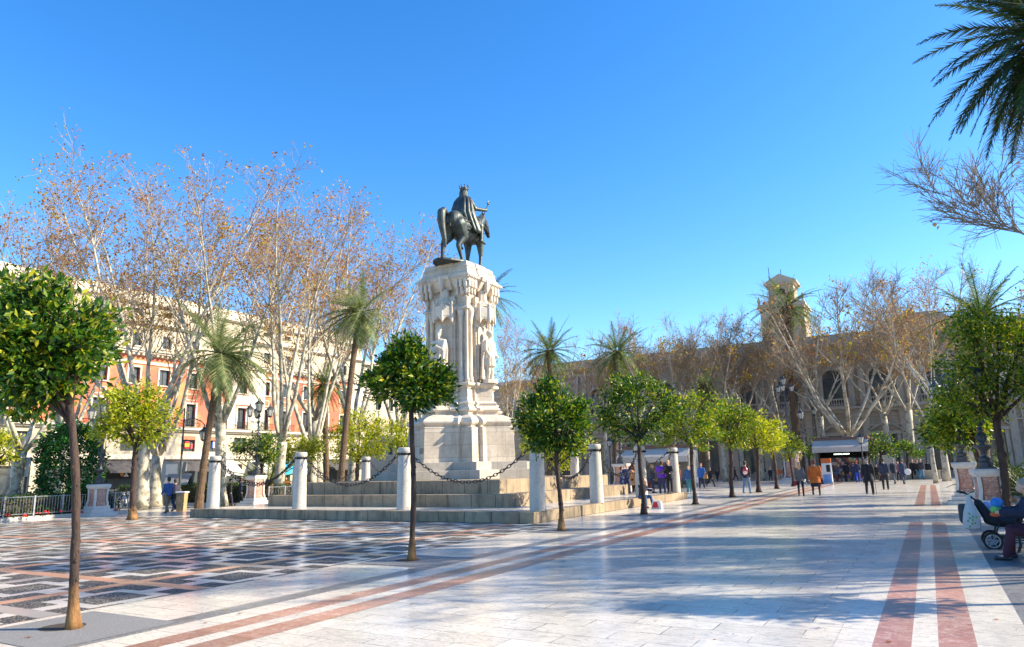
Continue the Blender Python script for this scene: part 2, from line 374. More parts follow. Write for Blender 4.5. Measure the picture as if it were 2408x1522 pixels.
# plaid of pebble squares, marble frames, grey and red bands
def plaid():
    a=NT('pebble_plaid'); sp=a.n('ShaderNodeSeparateXYZ'); a.l(a.obj(),sp.inputs[0])
    P=2.45
    def cell(c,off):
        t=a.math('SUBTRACT',c,off)
        m=a.math('FLOORED_MODULO',a.math('ADD',t,P/2),P); s_=a.math('SUBTRACT',m,P/2)
        return a.math('ABSOLUTE',s_), a.math('FLOOR',a.math('DIVIDE',t,P))
    u,iu=cell(sp.outputs[0],-11.55); v,iv=cell(sp.outputs[1],7.08)
    mx=a.math('MAXIMUM',u,v); mn=a.math('MINIMUM',u,v)
    lt=lambda x,t:a.math('LESS_THAN',x,t); gt=lambda x,t:a.math('GREATER_THAN',x,t); AND=lambda x,y:a.math('MULTIPLY',x,y)
    big=lt(mx,.45)
    ring=AND(AND(gt(mx,.66),lt(mx,1.06)),gt(mn,.17))
    corner=AND(gt(u,.92),gt(v,.92))
    peb=a.math('MAXIMUM',big,ring)
    bandu=gt(u,1.06); bandv=gt(v,1.06); band=a.math('MAXIMUM',bandu,bandv)
    # every second band is red
    def red(i_,c,off,ph):
        t=a.math('FLOORED_MODULO',a.math('ADD',a.math('SUBTRACT',c,off),ph),2*P)
        return lt(t,P)
    ru=AND(bandu,red(iu,sp.outputs[0],-11.55,P)); rv=AND(bandv,red(iv,sp.outputs[1],7.08,0))
    redm=a.math('MAXIMUM',ru,rv)
    white=marble_nodes(a,(.70,.665,.60),(.56,.54,.51),(.40,.40,.40))
    gn=a.noise(2,5); grey=a.mix(gn,(.26,.26,.26),(.38,.375,.365)); redc=a.mix(a.noise(4,6,.6,dist=1),(.48,.23,.155),(.62,.38,.27))
    vo=a.n('ShaderNodeTexVoronoi'); a.l(a.map((1,1.5,1)),vo.inputs['Vector']); vo.inputs['Scale'].default_value=30
    vc=a.n('ShaderNodeSeparateXYZ'); a.l(vo.outputs['Color'],vc.inputs[0])
    # pale stones gather towards the middle of the large squares
    cen=a.math('MULTIPLY',a.math('SUBTRACT',.5,mx,clamp=True),1.1)
    vv=a.math('ADD',vc.outputs[0],cen)
    pc=a.ramp(vv,[(0,(.055,.048,.045)),(.3,(.15,.13,.11)),(.55,(.34,.30,.235)),(1,(.58,.51,.39))])
    pc=a.mix(a.ramp(vo.outputs['Distance'],[(.25,0),(.5,1)]),pc,(.04,.035,.03))
    k=a.mix(band,white,grey); k=a.mix(redm,k,redc); k=a.mix(peb,k,pc)
    rr=a.math('MULTIPLY_ADD',peb,.35,.14); rr=a.math('MULTIPLY_ADD',a.noise(9,4,.7),.18,rr)
    a.bump(a.math('MULTIPLY',peb,a.math('SUBTRACT',1,vo.outputs['Distance'])),.5,.008)
    return a.fin(k,rr,.4)
MAT['plaid']=plaid()
sheet('pebble_plaid_pavement',-36.2,-10.83,-6,22.25,.004,MAT['plaid'])
for n,x0,x1,y0,y1,m in [('grey_marble_band',-8.97,-8.58,-6,90,'marble_grey'),('red_marble_band',-8.08,-7.70,-6,90,'marble_red'),('red_marble_band',-7.42,-7.0,-6,90,'marble_red'),
    ('white_marble_band',-8.58,-8.08,-6,90,'marble_strip'),('white_marble_band',-7.70,-7.42,-6,90,'marble_strip'),
    ('white_marble_band',-1.08,-.73,-6,25.3,'marble_strip'),('red_marble_band',-.73,-.38,-6,25.3,'marble_red'),('white_marble_band',-.38,-.14,-6,25.3,'marble_strip'),
    ('red_marble_band',-.14,.2,-6,25.3,'marble_red'),('white_marble_band',.2,.70,-6,25.3,'marble_strip'),
    ('red_marble_band',-.73,-.38,34,62,'marble_red'),('red_marble_band',-.14,.2,34,62,'marble_red'),('white_marble_band',-.38,-.14,34,62,'marble_strip'),
    ('grey_marble_band',.70,1.3,-6,25.3,'marble_grey')]:
    sheet(n,x0,x1,y0,y1,.004,MAT[m])
ai=0
for y in (-5,2.2,9.3,16.3,23.5,30.5): sheet('tree_asphalt_patch',1.3,2.9,y,y+2.6,.006,MAT['asphalt'])
sheet('bench_zone_pavement',2.9,30,-6,70,.0045,MAT['marble_grey'])
# ---- drain grate in the gap of the red bands
m=MB()
g0=at(2155,1247)
for k in range(30): m.box(g0.x-.9+k*.06,g0.x-.9+k*.06+.03,g0.y-.12,g0.y+.12,.001,.009)
m.box(g0.x-.92,g0.x+.92,g0.y-.15,g0.y-.12,.001,.011).box(g0.x-.92,g0.x+.92,g0.y+.12,g0.y+.15,.001,.011)
tag(m.build('drain_grate',MAT['steel']),'long narrow metal drain grate set in the marble between the red bands','drain grate')
ORANGE_X=-9.9; ORANGE_Y=[5.5,12.6,20.05,27.4,34.6,42.1,49.5,56.0,62.6]
for y in ORANGE_Y+[69.5]:
    m=MB(); x=ORANGE_X; r=.22
    out=[(-.72,-.8),(1.18,-.8),(1.18,.8),(-.72,.8)]
    # square of asphalt with a round hole for the trunk
    n=16; inner=[(x+(.5 if False else .27)*math.cos(2*PI*j/n),y+.27*math.sin(2*PI*j/n),.007) for j in range(n)]
    outer=[]
    for j in range(n):
        a=2*PI*j/n; cx_,cy_=math.cos(a),math.sin(a); k=1/max(abs(cx_)/1.0,abs(cy_)/1.0)
        px=cx_*k; py=cy_*k; outer.append((x+(px*1.18 if px>0 else px*.72),y+py*.82,.007))
    low=[(x+.25*math.cos(2*PI*j/n),y+.25*math.sin(2*PI*j/n),-.0) for j in range(n)]
    m.rings([outer,inner],cap=False)
    tag(m.build('tree_asphalt_patch',MAT['asphalt']),kind='structure')
    m=MB(); m.add([(x+.275*math.cos(2*PI*j/n),y+.275*math.sin(2*PI*j/n),.0055) for j in range(n)],[tuple(range(n))])
    tag(m.build('tree_pit_soil',MAT['soil']),kind='structure')
# ---- garden beds with kerbs at the left
MAT['kerb']=stone('kerb_stone',(.62,.58,.5),(.25,.22,.18),.5,1.1,3,.01,jc=(.3,.27,.22))
def bed(x0,x1,y0,y1):
    h=.17;t=.22
    m=MB(); m.box(x0,x1,y0,y0+t,-.01,h).box(x0,x1,y1-t,y1,-.01,h).box(x0,x0+t,y0+t,y1-t,-.01,h).box(x1-t,x1,y0+t,y1-t,-.01,h)
    tag(m.build('garden_kerb',MAT['kerb'],bevel=.015),kind='structure')
    sheet('garden_soil',x0+t,x1-t,y0+t,y1-t,.12,MAT['soil'])
bed(-46,-38.4,8,24.6); bed(-57,-37.2,31.6,62)
bed(3.0,12,34,70); bed(3.0,12,2,26)
# rooftop-high backdrop streets
# ================================================================ monument
CX,CY=-21.25,31.5
plat=thing('stepped_platform','broad square platform of three dark grey stone steps round the white monument','platform',(CX,CY,0))
def sq(m,h,z0,z1): return m.box(-h,h,-h,h,z0,z1)
sq(MB(),9.2,-.01,.385).build('step',MAT['step'],plat,bevel=.02)
sq(MB(),6.75,.3,.89).build('step',MAT['step'],plat,bevel=.02)
sq(MB(),5.8,.8,1.45).build('step',MAT['step'],plat,bevel=.02)
m=MB(); 
for s in (0,1,2,3):
    i0=len(m.v); m.add([(-8.75,-8.8,.3895),(8.75,-8.8,.3895),(6.76,-6.76,.3895),(-6.76,-6.76,.3895)],[(0,1,2,3)]); m.xf(Matrix.Rotation(s*PI/2,4,'Z'),i0)
m.build('paved_walk',MAT['marble_w'],plat)
MON=thing('monument','tall pale stone monument with pillared shaft, carrying the bronze horseman','monument',(CX,CY,0))
def star(A,Rr,e=0.0):
    o=[]
    for k in range(4):
        c,s=math.cos(k*PI/2),math.sin(k*PI/2)
        for x,y in [(Rr,0),(A,Rr-A),(A,A)]:
            o.append((x*c-y*s,x*s+y*c))
        x,y=Rr-A,A; o.append((x*c-y*s,x*s+y*c))
    return o
def starx(A,Rr,e=.22,g=.30):
    """star with a small step beside every point: square corner, groove, point"""
    o=[]
    t=Rr-(A+e)
    q=[(Rr,0),(A+e,t),(A+e,t+g),(A,t+g),(A,A)]
    if t+g>A-.15: q=[(Rr,0),(A,Rr-A),(A,A)]
    full=q+[(y,x) for x,y in reversed(q[:-1])][:-1]
    for k in range(4):
        c,s=round(math.cos(k*PI/2)),round(math.sin(k*PI/2))
        for x,y in full: o.append((x*c-y*s,x*s+y*c))
    return o
def loft(levels,mat,name,bev=.0,smooth=False):
    m=MB(); m.rings([[(x,y,z) for x,y in o] for z,o in levels]); return m.build(name,mat,MON,bevel=bev,smooth=smooth)
loft([(1.4,star(3.15,4.55)),(1.87,star(3.15,4.55))],MAT['step_p'],'step',.02)
loft([(1.80,star(2.65,3.95)),(2.26,star(2.65,3.95))],MAT['step_p'],'step',.02)
S=starx
loft([(2.2,S(2.02,3.28)),(3.95,S(1.96,3.20))],MAT['mon_ash'],'base_block',.015)
def roll(z0,z1,A,Rr,bul,name='torus_moulding',n=7,st=None):
    lv=[]
    for i in range(n+1):
        t=i/n; b=bul*math.sin(PI*t)**.7
        lv.append((z0+(z1-z0)*t,S(A+b,Rr+b*1.3)))
    return loft(lv,MAT['mon'],name,0,False)
loft([(3.95,S(1.98,3.22)),(4.0,S(1.86,3.1)),(4.06,S(1.86,3.1))],MAT['mon'],'base_moulding')
roll(4.05,4.42,1.86,3.08,.16)
loft([(4.42,S(1.9,3.1)),(4.52,S(1.72,2.85)),(4.62,S(1.5,2.5))],MAT['mon'],'base_moulding')
def starp(A,Rr): return S(A,Rr,.12,.2)
loft([(4.6,starp(1.46,2.28)),(4.78,starp(1.46,2.28))],MAT['mon'],'plinth')
roll(4.78,4.98,1.5,2.32,.12); 
loft([(4.98,starp(1.52,2.36)),(5.1,starp(1.42,2.2)),(5.22,starp(1.5,2.28)),(5.34,starp(1.36,2.08))],MAT['mon'],'base_moulding')
loft([(5.34,starp(1.30,2.0)),(6.0,starp(1.28,1.98))],MAT['mon_ash'],'pedestal_die',.012)
loft([(6.0,starp(1.32,2.0)),(6.08,starp(1.34,2.04)),(6.14,starp(1.48,2.2)),(6.24,starp(1.5,2.24)),(6.3,starp(1.42,2.12))],MAT['mon'],'string_course')
# shaft: square core, corner piers with colonnettes, central piers
m=MB(); m.box(-1.2,1.2,-1.2,1.2,6.28,11.3); m.build('shaft',MAT['mon_ash'],MON,bevel=.01)
for k in range(4):
    m=MB()
    m.box(-.62,.62,-1.42,-1.18,6.28,10.9)
    m.box(-.52,.52,-1.5,-1.41,6.5,9.3)
    m.xf(Matrix.Rotation(k*PI/2,4,'Z')); m.build('statue_pier',MAT['mon_ash'],MON,bevel=.01)
for k in range(4):
    for s in (-1,1):
        m=MB(); x=s*.93; y=-1.27
        m.lathe([(.17,6.3),(.17,6.42),(.14,6.5),(.16,6.56),(.11,6.62),(.105,9.35),(.13,9.4),(.12,9.45),(.15,9.7),(.2,9.95),(.22,10.05),(.22,10.12)],(x,y,0),14)
        m.xf(Matrix.Rotation(k*PI/2,4,'Z')); m.build('colonnette',MAT['mon'],MON,smooth=True)
for k in range(4):   # slim round shafts on the corners
    m=MB(); m.lathe([(.12,6.3),(.12,6.5),(.085,6.55),(.085,10.6),(.13,10.7),(.13,10.85),(.09,10.9),(.09,11.3)],(1.25,-1.25,0),10)
    m.xf(Matrix.Rotation(k*PI/2,4,'Z')); m.build('corner_shaft',MAT['mon'],MON,smooth=True)
def sqo(h): return [(h,-h),(h,h),(-h,h),(-h,-h)]
def cross(h,p,w=.7): # square with a projecting pier on each side
    o=[]
    for k in range(4):
        c,s=round(math.cos(k*PI/2)),round(math.sin(k*PI/2))
        for x,y in [(h,-h),(h,-w),(h+p,-w),(h+p,w),(h,w)]: o.append((x*c-y*s,x*s+y*c))
    return o
loft([(10.1,cross(1.28,.12)),(10.16,cross(1.42,.14)),(10.24,cross(1.44,.14)),(10.34,cross(1.3,.1)),(10.4,cross(1.26,.1))],MAT['mon'],'string_course')
loft([(11.25,cross(1.3,.16,.5)),(11.42,cross(1.42,.16,.5)),(11.7,cross(1.56,.16,.5)),(11.76,cross(1.66,.14,.5)),(11.94,cross(1.7,.14,.5)),(11.98,cross(1.62,.12,.5))],MAT['mon'],'cornice')
for k in range(4):   # pendant corbel arches under the cornice
    m=MB()
    for x in (-1.42,-1.14,-.86,.86,1.14,1.42):
        m.box(x-.085,x+.085,-1.64,-1.25,11.28,11.74)
        i0=len(m.v); m.lathe([(.02,10.86),(.09,10.95),(.1,11.08),(.085,11.2),(.11,11.3)],(x,-1.5,0),8)
        for s in (-1,1): m.box(x+s*.085,x+s*.15,-1.6,-1.3,11.58,11.74)
    for j in range(22):
        x=-1.6+j*.153
        m.add([(x,-1.715,11.8),(x+.076,-1.76,11.8),(x+.153,-1.715,11.8),(x+.076,-1.715,11.93)],[(0,1,3),(1,2,3),(2,1,0)])
    m.lathe([(.03,11.15),(.12,11.3),(.16,11.55),(.17,11.9),(.08,12.02)],(0,-1.74,0),8)
    m.xf(Matrix.Rotation(k*PI/2,4,'Z')); m.build('corbel_row',MAT['mon'],MON)
for k in range(4):   # gothic canopies over the four statues
    m=MB(); c=(0,-1.42,0)
    def oc(r,z,n=8,yo=-1.42): return [(r*math.cos(PI/8+2*PI*j/n),yo+r*math.sin(PI/8+2*PI*j/n),z) for j in range(n)]
    m.rings([oc(.62,9.72),oc(.70,9.78),oc(.70,10.28),oc(.62,10.36),oc(.5,10.44)])
    for j in range(8):
        a=PI/8+2*PI*j/8; x,y=.68*math.cos(a),-1.42+.68*math.sin(a)
        m.lathe([(.03,9.42),(.075,9.5),(.075,9.75),(.06,9.8),(.06,10.38),(.085,10.42),(.02,10.6)],(x,y,0),6)
        a2=a+PI/8; x2,y2=.64*math.cos(a2),-1.42+.64*math.sin(a2)
        tx,ty=-math.sin(a2),math.cos(a2)
        for s in (-1,1):   # arch spandrels
            m.add([(x2+tx*s*.24,y2+ty*s*.24,9.45),(x2+tx*s*.24,y2+ty*s*.24,9.75),(x2,y2,9.75),(x2+tx*s*.14,y2+ty*s*.14,9.6)],[(0,1,2,3)])
            m.cap((x2+tx*s*.2,y2+ty*s*.2,10.34),(x2,y2,10.62),.035,.025,5)
        m.ell((x2,y2,10.66),(.05,.05,.07),6,4)
    m.rings([oc(.5,10.4),oc(.46,10.6),oc(.30,10.72),oc(.24,11.3)])
    m.xf(Matrix.Rotation(k*PI/2,4,'Z')); m.build('canopy',MAT['mon'],MON,bevel=.008)
loft([(11.96,cross(1.56,.08,.5)),(12.1,cross(1.54,.08,.5)),(12.18,cross(1.46,.07,.5)),(12.42,cross(1.42,.07,.5)),(12.46,cross(1.46,.07,.5)),(12.55,cross(1.36,.07,.5)),(12.72,cross(1.34,.06,.5)),(12.78,cross(1.3,.06,.5))],MAT['mon_ash'],'cap_block',.012)
# ---------------------------------------------------------------- saints
def robe(m,base,top,n=40,folds=9,amp=.12,cy=0):
    """levels: list of (z,rx,ry,yc,amp)"""
    rs=[]
    for z,rx,ry,yc,am in base:
        ring=[]
        for j in range(n):
            a=2*PI*j/n; k=1+am*math.sin(folds*a+z*1.3)+am*.5*math.sin((folds*2+1)*a+z*3)
            ring.append((rx*k*math.cos(a),yc+ry*k*math.sin(a),z))
        rs.append(ring)
    return m.rings(rs)
def saint(kind,pos,rz,label,s):
    t=thing('stone_statue',label,'statue',pos,rz,'stone figures on the monument shaft',s)
    m=MB()
    if kind=='bishop':
        robe(m,[(0,.26,.2,0,.16),(.35,.27,.21,0,.16),(.8,.29,.22,0,.14),(1.1,.32,.22,0,.10),(1.35,.29,.19,0,.06),(1.5,.15,.13,0,.02)],0,folds=8)
        m.cap((-.22,.05,1.38),(-.24,.2,1.05),.1,.08); m.cap((-.24,.2,1.05),(-.02,.3,1.2),.08,.055); m.cap((.24,.05,1.38),(.27,.16,1.02),.1,.09); m.cap((.27,.16,1.02),(.08,.28,.98),.08,.055)
        m.ell((.03,.29,.97),(.06,.05,.07)); m.ell((0,.29,1.22),(.05,.05,.06))
        for i in range(5):  # diagonal cloak folds
            m.cap((-.18+.09*i,.22,1.15-.05*i),(-.05+.07*i,.26,.35),.035,.03,6)
        m.cap((0,.02,1.45),(0,.03,1.6),.07,.065); m.ell((0,.05,1.7),(.1,.115,.135)); m.ell((0,.15,1.6),(.07,.05,.11)); m.cap((0,.16,1.7),(0,.165,1.67),.02,.022,6)
        m.rings([[(.105*math.cos(a),.04+.11*math.sin(a),1.77) for a in [2*PI*j/12 for j in range(12)]],[(.12*math.cos(a),.03+.08*math.sin(a),1.9) for a in [2*PI*j/12 for j in range(12)]],[(.02*math.cos(a),.03+.02*math.sin(a),2.06) for a in [2*PI*j/12 for j in range(12)]]])
    else:
        robe(m,[(.5,.25,.19,0,.1),(.8,.25,.19,0,.1),(1.03,.2,.15,0,.06),(1.2,.22,.16,0,.05),(1.38,.24,.16,0,.03),(1.5,.12,.1,0,.02)],0,folds=11)
        for sx in (-1,1):
            m.cap((sx*.1,0,.6),(sx*.11,.03,.32),.09,.07); m.cap((sx*.11,.03,.32),(sx*.11,-.01,.07),.075,.05); m.cap((sx*.11,-.02,.04),(sx*.14,.18,.03),.05,.04)
        m.cap((-.24,0,1.4),(-.29,.04,1.08),.08,.065); m.cap((-.29,.04,1.08),(-.17,.2,.86),.065,.045); m.cap((.24,0,1.4),(.3,.02,1.1),.08,.065); m.cap((.3,.02,1.1),(.3,.16,.85),.065,.045)
        m.ell((-.16,.23,.84),(.05,.05,.06)); m.ell((.3,.19,.82),(.05,.05,.06))
        for sx in (-1,1): # long cloak behind
            for i in range(4): m.cap((sx*(.14+.05*i),-.1,1.36),(sx*(.16+.07*i),-.12,.06),.05,.06,6)
        m.cap((.3,.2,.9),(.33,.3,.1),.02,.014,6)
        m.cap((0,.02,1.45),(0,.03,1.6),.065,.06); m.ell((0,.04,1.7),(.1,.115,.135)); m.ell((0,-.01,1.73),(.125,.12,.13)); m.cap((0,.15,1.7),(0,.16,1.67),.018,.02,6)
    b=blob(m,'figure',MAT['mon'],t,.022,2)
    p=MB(); p.prism([(.3*math.cos(PI/8+2*PI*j/8),.26*math.sin(PI/8+2*PI*j/8)) for j in range(8)],[(-.12,1.1),(0.02,1.05)]); p.build('plinth',MAT['mon'],t,bevel=.01)
    return t
saint('bishop',(CX,CY-1.86,6.44),PI,'carved stone bishop in heavy cloak and mitre on the near left side of the shaft',1.42)
saint('knight',(CX+1.86,CY,6.44),-PI/2,'carved stone man in belted tunic and long cloak, sunlit right side of the shaft',1.45)
# ---------------------------------------------------------------- horse and rider
HS=1.96
H=thing('equestrian_statue','dark bronze crowned king riding a horse, seen from behind on top of the monument','statue',(CX+.22,CY+.10,12.80),R(-2),None,HS)
m=MB(); m.prism([(.42*math.cos(2*PI*j/20),.98*math.sin(2*PI*j/20)) for j in range(20)],[(-.03,1.28),(.03,1.25),(.07,.98)]); m.build('bronze_base',MAT['bronze'],H,smooth=False,bevel=.01)
m=MB()
m.cap((0,-.45,1.20),(0,.4,1.13),.30,.32,14); m.ell((-.11,-.52,1.25),(.22,.33,.30),14,9); m.ell((.11,-.52,1.25),(.22,.33,.30),14,9); m.ell((0,.42,1.2),(.24,.3,.32),14,9)
m.ell((0,0,1.02),(.3,.45,.25),14,9)
m.cap((0,.5,1.32),(0,.82,1.62),.24,.17,12); m.cap((0,.8,1.6),(0,.98,1.76),.17,.12,12); m.cap((0,.45,1.18),(0,.72,1.45),.22,.19,12)
m.cap((0,.98,1.76),(0,1.16,1.56),.115,.1,10); m.cap((0,1.14,1.58),(0,1.27,1.34),.09,.065,10); m.ell((0,1.28,1.32),(.06,.07,.07)); m.ell((0,1.02,1.66),(.075,.12,.13))
for s in (-1,1):
    m.cap((s*.06,.96,1.83),(s*.075,.97,1.95),.035,.012,6)
def leg(pts,rad,hoof):
    for i in range(len(pts)-1): m.cap(pts[i],pts[i+1],rad[i],rad[i+1],10)
    p=Vector(pts[-1]); m.rings([[(p.x+k*math.cos(2*PI*j/10),p.y+.03+k*1.15*math.sin(2*PI*j/10),z) for j in range(10)] for k,z in ((.055,p.z+.05),(.07,.065),(.082,.0))])
leg([(-.17,.42,1.1),(-.17,.46,.78),(-.17,.44,.47),(-.17,.42,.18),(-.17,.46,.07)],[.16,.11,.062,.045,.05],0)
leg([(.17,.5,1.1),(.18,.58,.78),(.18,.6,.48),(.18,.56,.18),(.18,.61,.07)],[.16,.11,.062,.045,.05],0)
leg([(-.18,-.55,1.15),(-.19,-.48,.86),(-.18,-.72,.55),(-.18,-.76,.2),(-.18,-.71,.07)],[.24,.17,.072,.045,.05],0)
leg([(.18,-.5,1.15),(.19,-.3,.84),(.18,-.5,.53),(.18,-.34,.18),(.18,-.29,.07)],[.24,.17,.072,.045,.05],0)
# mane
for i in range(9):
    t=i/8; m.ell((0,.42+.52*t,1.60+.24*t-.05*math.sin(PI*t)),(.035,.08,.085),8,5)
blob(m,'horse',MAT['bronze'],H,.024,3)
m=MB()
tp=[(0,-.78,1.42),(0,-.92,1.48),(0,-1.02,1.38),(0,-1.04,1.15),(.02,-1.0,.88),(.03,-.93,.62),(.03,-.9,.42)]; tr=[.055,.09,.118,.115,.09,.065,.03]
for i in range(6): m.cap(tp[i],tp[i+1],tr[i],tr[i+1],10)
for j in range(7):
    a=2*PI*j/7; q=[(p[0]+.08*math.cos(a+i*.25)*tr[i]/.15,p[1]+.09*math.sin(a+i*.25)*tr[i]/.15,p[2]) for i,p in enumerate(tp)]
    for i in range(1,6): m.cap(q[i],q[i+1],.055*tr[i]/.15+.01,.055*tr[i+1]/.15+.008,6)
blob(m,'tail',MAT['bronze'],H,.018,2)
# caparison straps and blanket hem
m=MB()
def band(y0,y1,z0,z1,w0,w1):
    for s in (-1,1):
        pts=[]
        for i in range(9):
            t=i/8; pts.append((s*(w0+(w1-w0)*math.sin(PI*t/2)),y0+(y1-y0)*t,z0+(z1-z0)*t))
        m.tube(pts,.025,6)
band(-.86,-.1,1.12,1.3,.08,.34); band(-.84,.0,1.06,1.18,.1,.345)
for s in (-1,1):
    for i in range(10):
        t=i/9; m.lathe([(.018,-.09),(.028,-.04),(.012,0)],(s*(.14+.2*math.sin(PI*t/2)),-.82+.72*t,1.1+.1*t),6)
rs=[]
for i in range(11):
    a=-1.9+3.8*i/10; rs.append([( .335*math.sin(a)*1.02,y,1.17+.335*math.cos(a)*1.03) for y in (-.32,.38)])
m.rings(rs,cap=False,close=False)
band(.35,.72,1.1,1.2,.3,.1)
for p,q in (((0,1.08,1.80),(0,1.24,1.40)),((-.1,1.06,1.72),(-.06,1.24,1.38)),((.1,1.06,1.72),(.06,1.24,1.38)),((-.1,1.0,1.58),(.1,1.0,1.58))): m.cap(p,q,.014,.014,6)
for s in (-1,1): m.tube([(s*.07,1.24,1.38),(s*.15,.95,1.42),(s*.12,.5,1.7)],.012,5)
m.lathe([(.05,0),(.07,.03),(.03,.06),(.045,.1),(.015,.17)],(0,1.0,1.84),8)
m.build('harness',MAT['bronze'],H)
# rider
m=MB()
m.cap((0,.05,1.5),(0,.05,2.02),.17,.17); m.cap((-.17,.05,2.05),(.17,.05,2.05),.09,.09); m.cap((0,.05,2.05),(0,.06,2.22),.075,.07)
m.ell((0,.07,2.32),(.1,.115,.14)); m.ell((0,.16,2.22),(.06,.05,.09)); m.cap((0,.18,2.33),(0,.19,2.29),.016,.02,6)
for s in (-1,1):
    m.cap((s*.1,.1,1.52),(s*.34,.38,1.3),.12,.1); m.cap((s*.34,.38,1.3),(s*.38,.34,.88),.09,.06); m.cap((s*.38,.32,.84),(s*.4,.5,.8),.055,.04)
m.cap((.2,.05,2.03),(.3,.16,1.78),.08,.07); m.cap((.3,.16,1.78),(.42,.46,1.8),.065,.05); m.ell((.43,.52,1.82),(.05,.06,.06))
for f in range(4): m.cap((.40+.02*f,.53,1.80+.02*f),(.47,.54,1.79+.025*f),.016,.013,5)
m.cap((-.2,.05,2.03),(-.3,.12,1.76),.08,.07); m.cap((-.3,.12,1.76),(-.16,.4,1.66),.065,.05); m.ell((-.14,.44,1.65),(.05,.05,.05))
blob(m,'rider',MAT['bronze'],H,.022,2)
m=MB(); n=64; rs=[]
for z,rx,ry,yc,am in [(2.16,.10,.09,.0,.02),(2.1,.2,.13,-.0,.03),(2.0,.27,.17,-.02,.05),(1.8,.31,.21,-.04,.07),(1.6,.34,.25,-.05,.09),(1.45,.37,.27,-.03,.10),(1.25,.40,.25,.03,.11),(1.08,.43,.23,.08,.12),(.98,.44,.21,.1,.13)]:
    rs.append([(rx*(1+am*math.sin(13*a+z)+am*.5*math.sin(23*a+2*z))*math.cos(a),yc+ry*(1+am*math.sin(13*a+z))*math.sin(a),z+(.2*max(0,-math.sin(a))**2*(2.0-z) if z<1.5 else 0)+.10*max(0,math.sin(a))*(z<1.3)) for a in [2*PI*j/n for j in range(n)]])
m.rings(rs,cap=False); o=m.build('cape',MAT['bronze'],H,smooth=True)
sol=o.modifiers.new('s','SOLIDIFY'); sol.thickness=.02
m=MB(); m.ell((0,.04,2.30),(.12,.125,.13)); 
for j in range(9): 
    a=PI+PI*j/8; m.cap((.1*math.cos(a),.04+.1*math.sin(a),2.3),(.115*math.cos(a),.04+.11*math.sin(a),2.13),.035,.03,6)
m.lathe([(.105,2.36),(.12,2.37),(.125,2.42),(.115,2.43)],(0,.05,0),14)
for j in range(8):
    a=2*PI*j/8; m.cap((.118*math.cos(a),.05+.118*math.sin(a),2.42),(.13*math.cos(a),.05+.13*math.sin(a),2.48),.022,.012,5); m.ell((.132*math.cos(a),.05+.132*math.sin(a),2.495),(.022,.022,.022),6,4)
m.build('crown',MAT['bronze'],H,smooth=True)
m=MB(); m.cap((.36,.36,1.38),(.47,.58,2.0),.014,.014,6); m.ell((.475,.59,2.03),(.035,.035,.045),8,5); m.cap((.475,.59,2.05),(.485,.61,2.13),.014,.006,5)
for j in range(4): 
    a=PI/2*j; m.cap((.475,.59,2.03),(.475+.05*math.cos(a),.59+.05*math.sin(a),2.07),.014,.006,5)
m.build('sceptre',MAT['bronze'],H)
m=MB(); m.cap((-.38,.2,1.2),(-.42,-.35,.72),.02,.014,6); m.cap((-.46,.12,1.16),(-.3,.16,1.2),.014,.014,5); m.build('sword',MAT['bronze'],H)
# ---------------------------------------------------------------- bollards and chains
BX=[CX-8.72+5.81*i for i in range(4)]; BY=[CY-8.45+5.63*i for i in range(4)]
BX=[-29.9,-24.15,-18.35,-12.3]; BY=[23.1,28.4,33.9,39.25]
def bollard_proto():
    t=thing('bollard','x','bollard',(0,0,0),0,'marble bollards round the platform')
    m=MB(); m.lathe([(.305,0),(.305,.02),(.298,.05),(.280,1.0),(.252,2.0),(.245,2.24),(.235,2.26)],n=24); m.build('shaft',MAT['marble_post'],t,smooth=True,bevel=.006)
    m=MB(); m.lathe([(.250,2.13),(.262,2.14),(.262,2.22),(.250,2.23)],n=24)
    for a in (0,PI/2,PI,-PI/2):
        i0=len(m.v); m.lathe([(.02,-.05),(.045,-.04),(.045,.04),(.02,.05)],(.3,0,2.18),8); m.xf(Matrix.Rotation(a,4,'Z'),i0)
    m.build('iron_collar',MAT['iron'],t)
    m=MB(); m.lathe([(.235,2.24),(.262,2.26),(.272,2.32),(.262,2.42),(.22,2.44)],n=24); m.build('cap',MAT['marble_post'],t,smooth=True,bevel=.006)
    return t
bp=bollard_proto(); first=True
ordw=['leftmost','second from the left','third from the left','rightmost']
bl=[]
for i in range(4): bl.append((BX[i],BY[0],['white marble bollard at the far left corner of the platform','white marble bollard second from the left on the front edge','white marble bollard on the front edge just left of the nearest orange trunk','thick white marble bollard at the near right corner of the platform'][i]))
for j in (1,2,3): bl.append((BX[3],BY[j],['marble bollard behind the corner one on the right edge of the platform','marble bollard between the standing group and the seated woman','sunlit marble bollard at the far right corner of the platform'][j-1]))
for i in range(3): bl.append((BX[i],BY[3],['far marble bollard at the back left corner of the platform','far marble bollard behind the monument steps, left part','far marble bollard on the back edge behind the monument'][i]))
for j in (1,2): bl.append((BX[0],BY[j],['marble bollard on the left edge of the platform nearest the corner','marble bollard on the left edge of the platform, towards the back'][j-1]))
for x,y,lb in bl:
    if first: bp.location=(x,y,.385); bp['label']=lb; first=False
    else: dup(bp,(x,y,.385),label=lb)
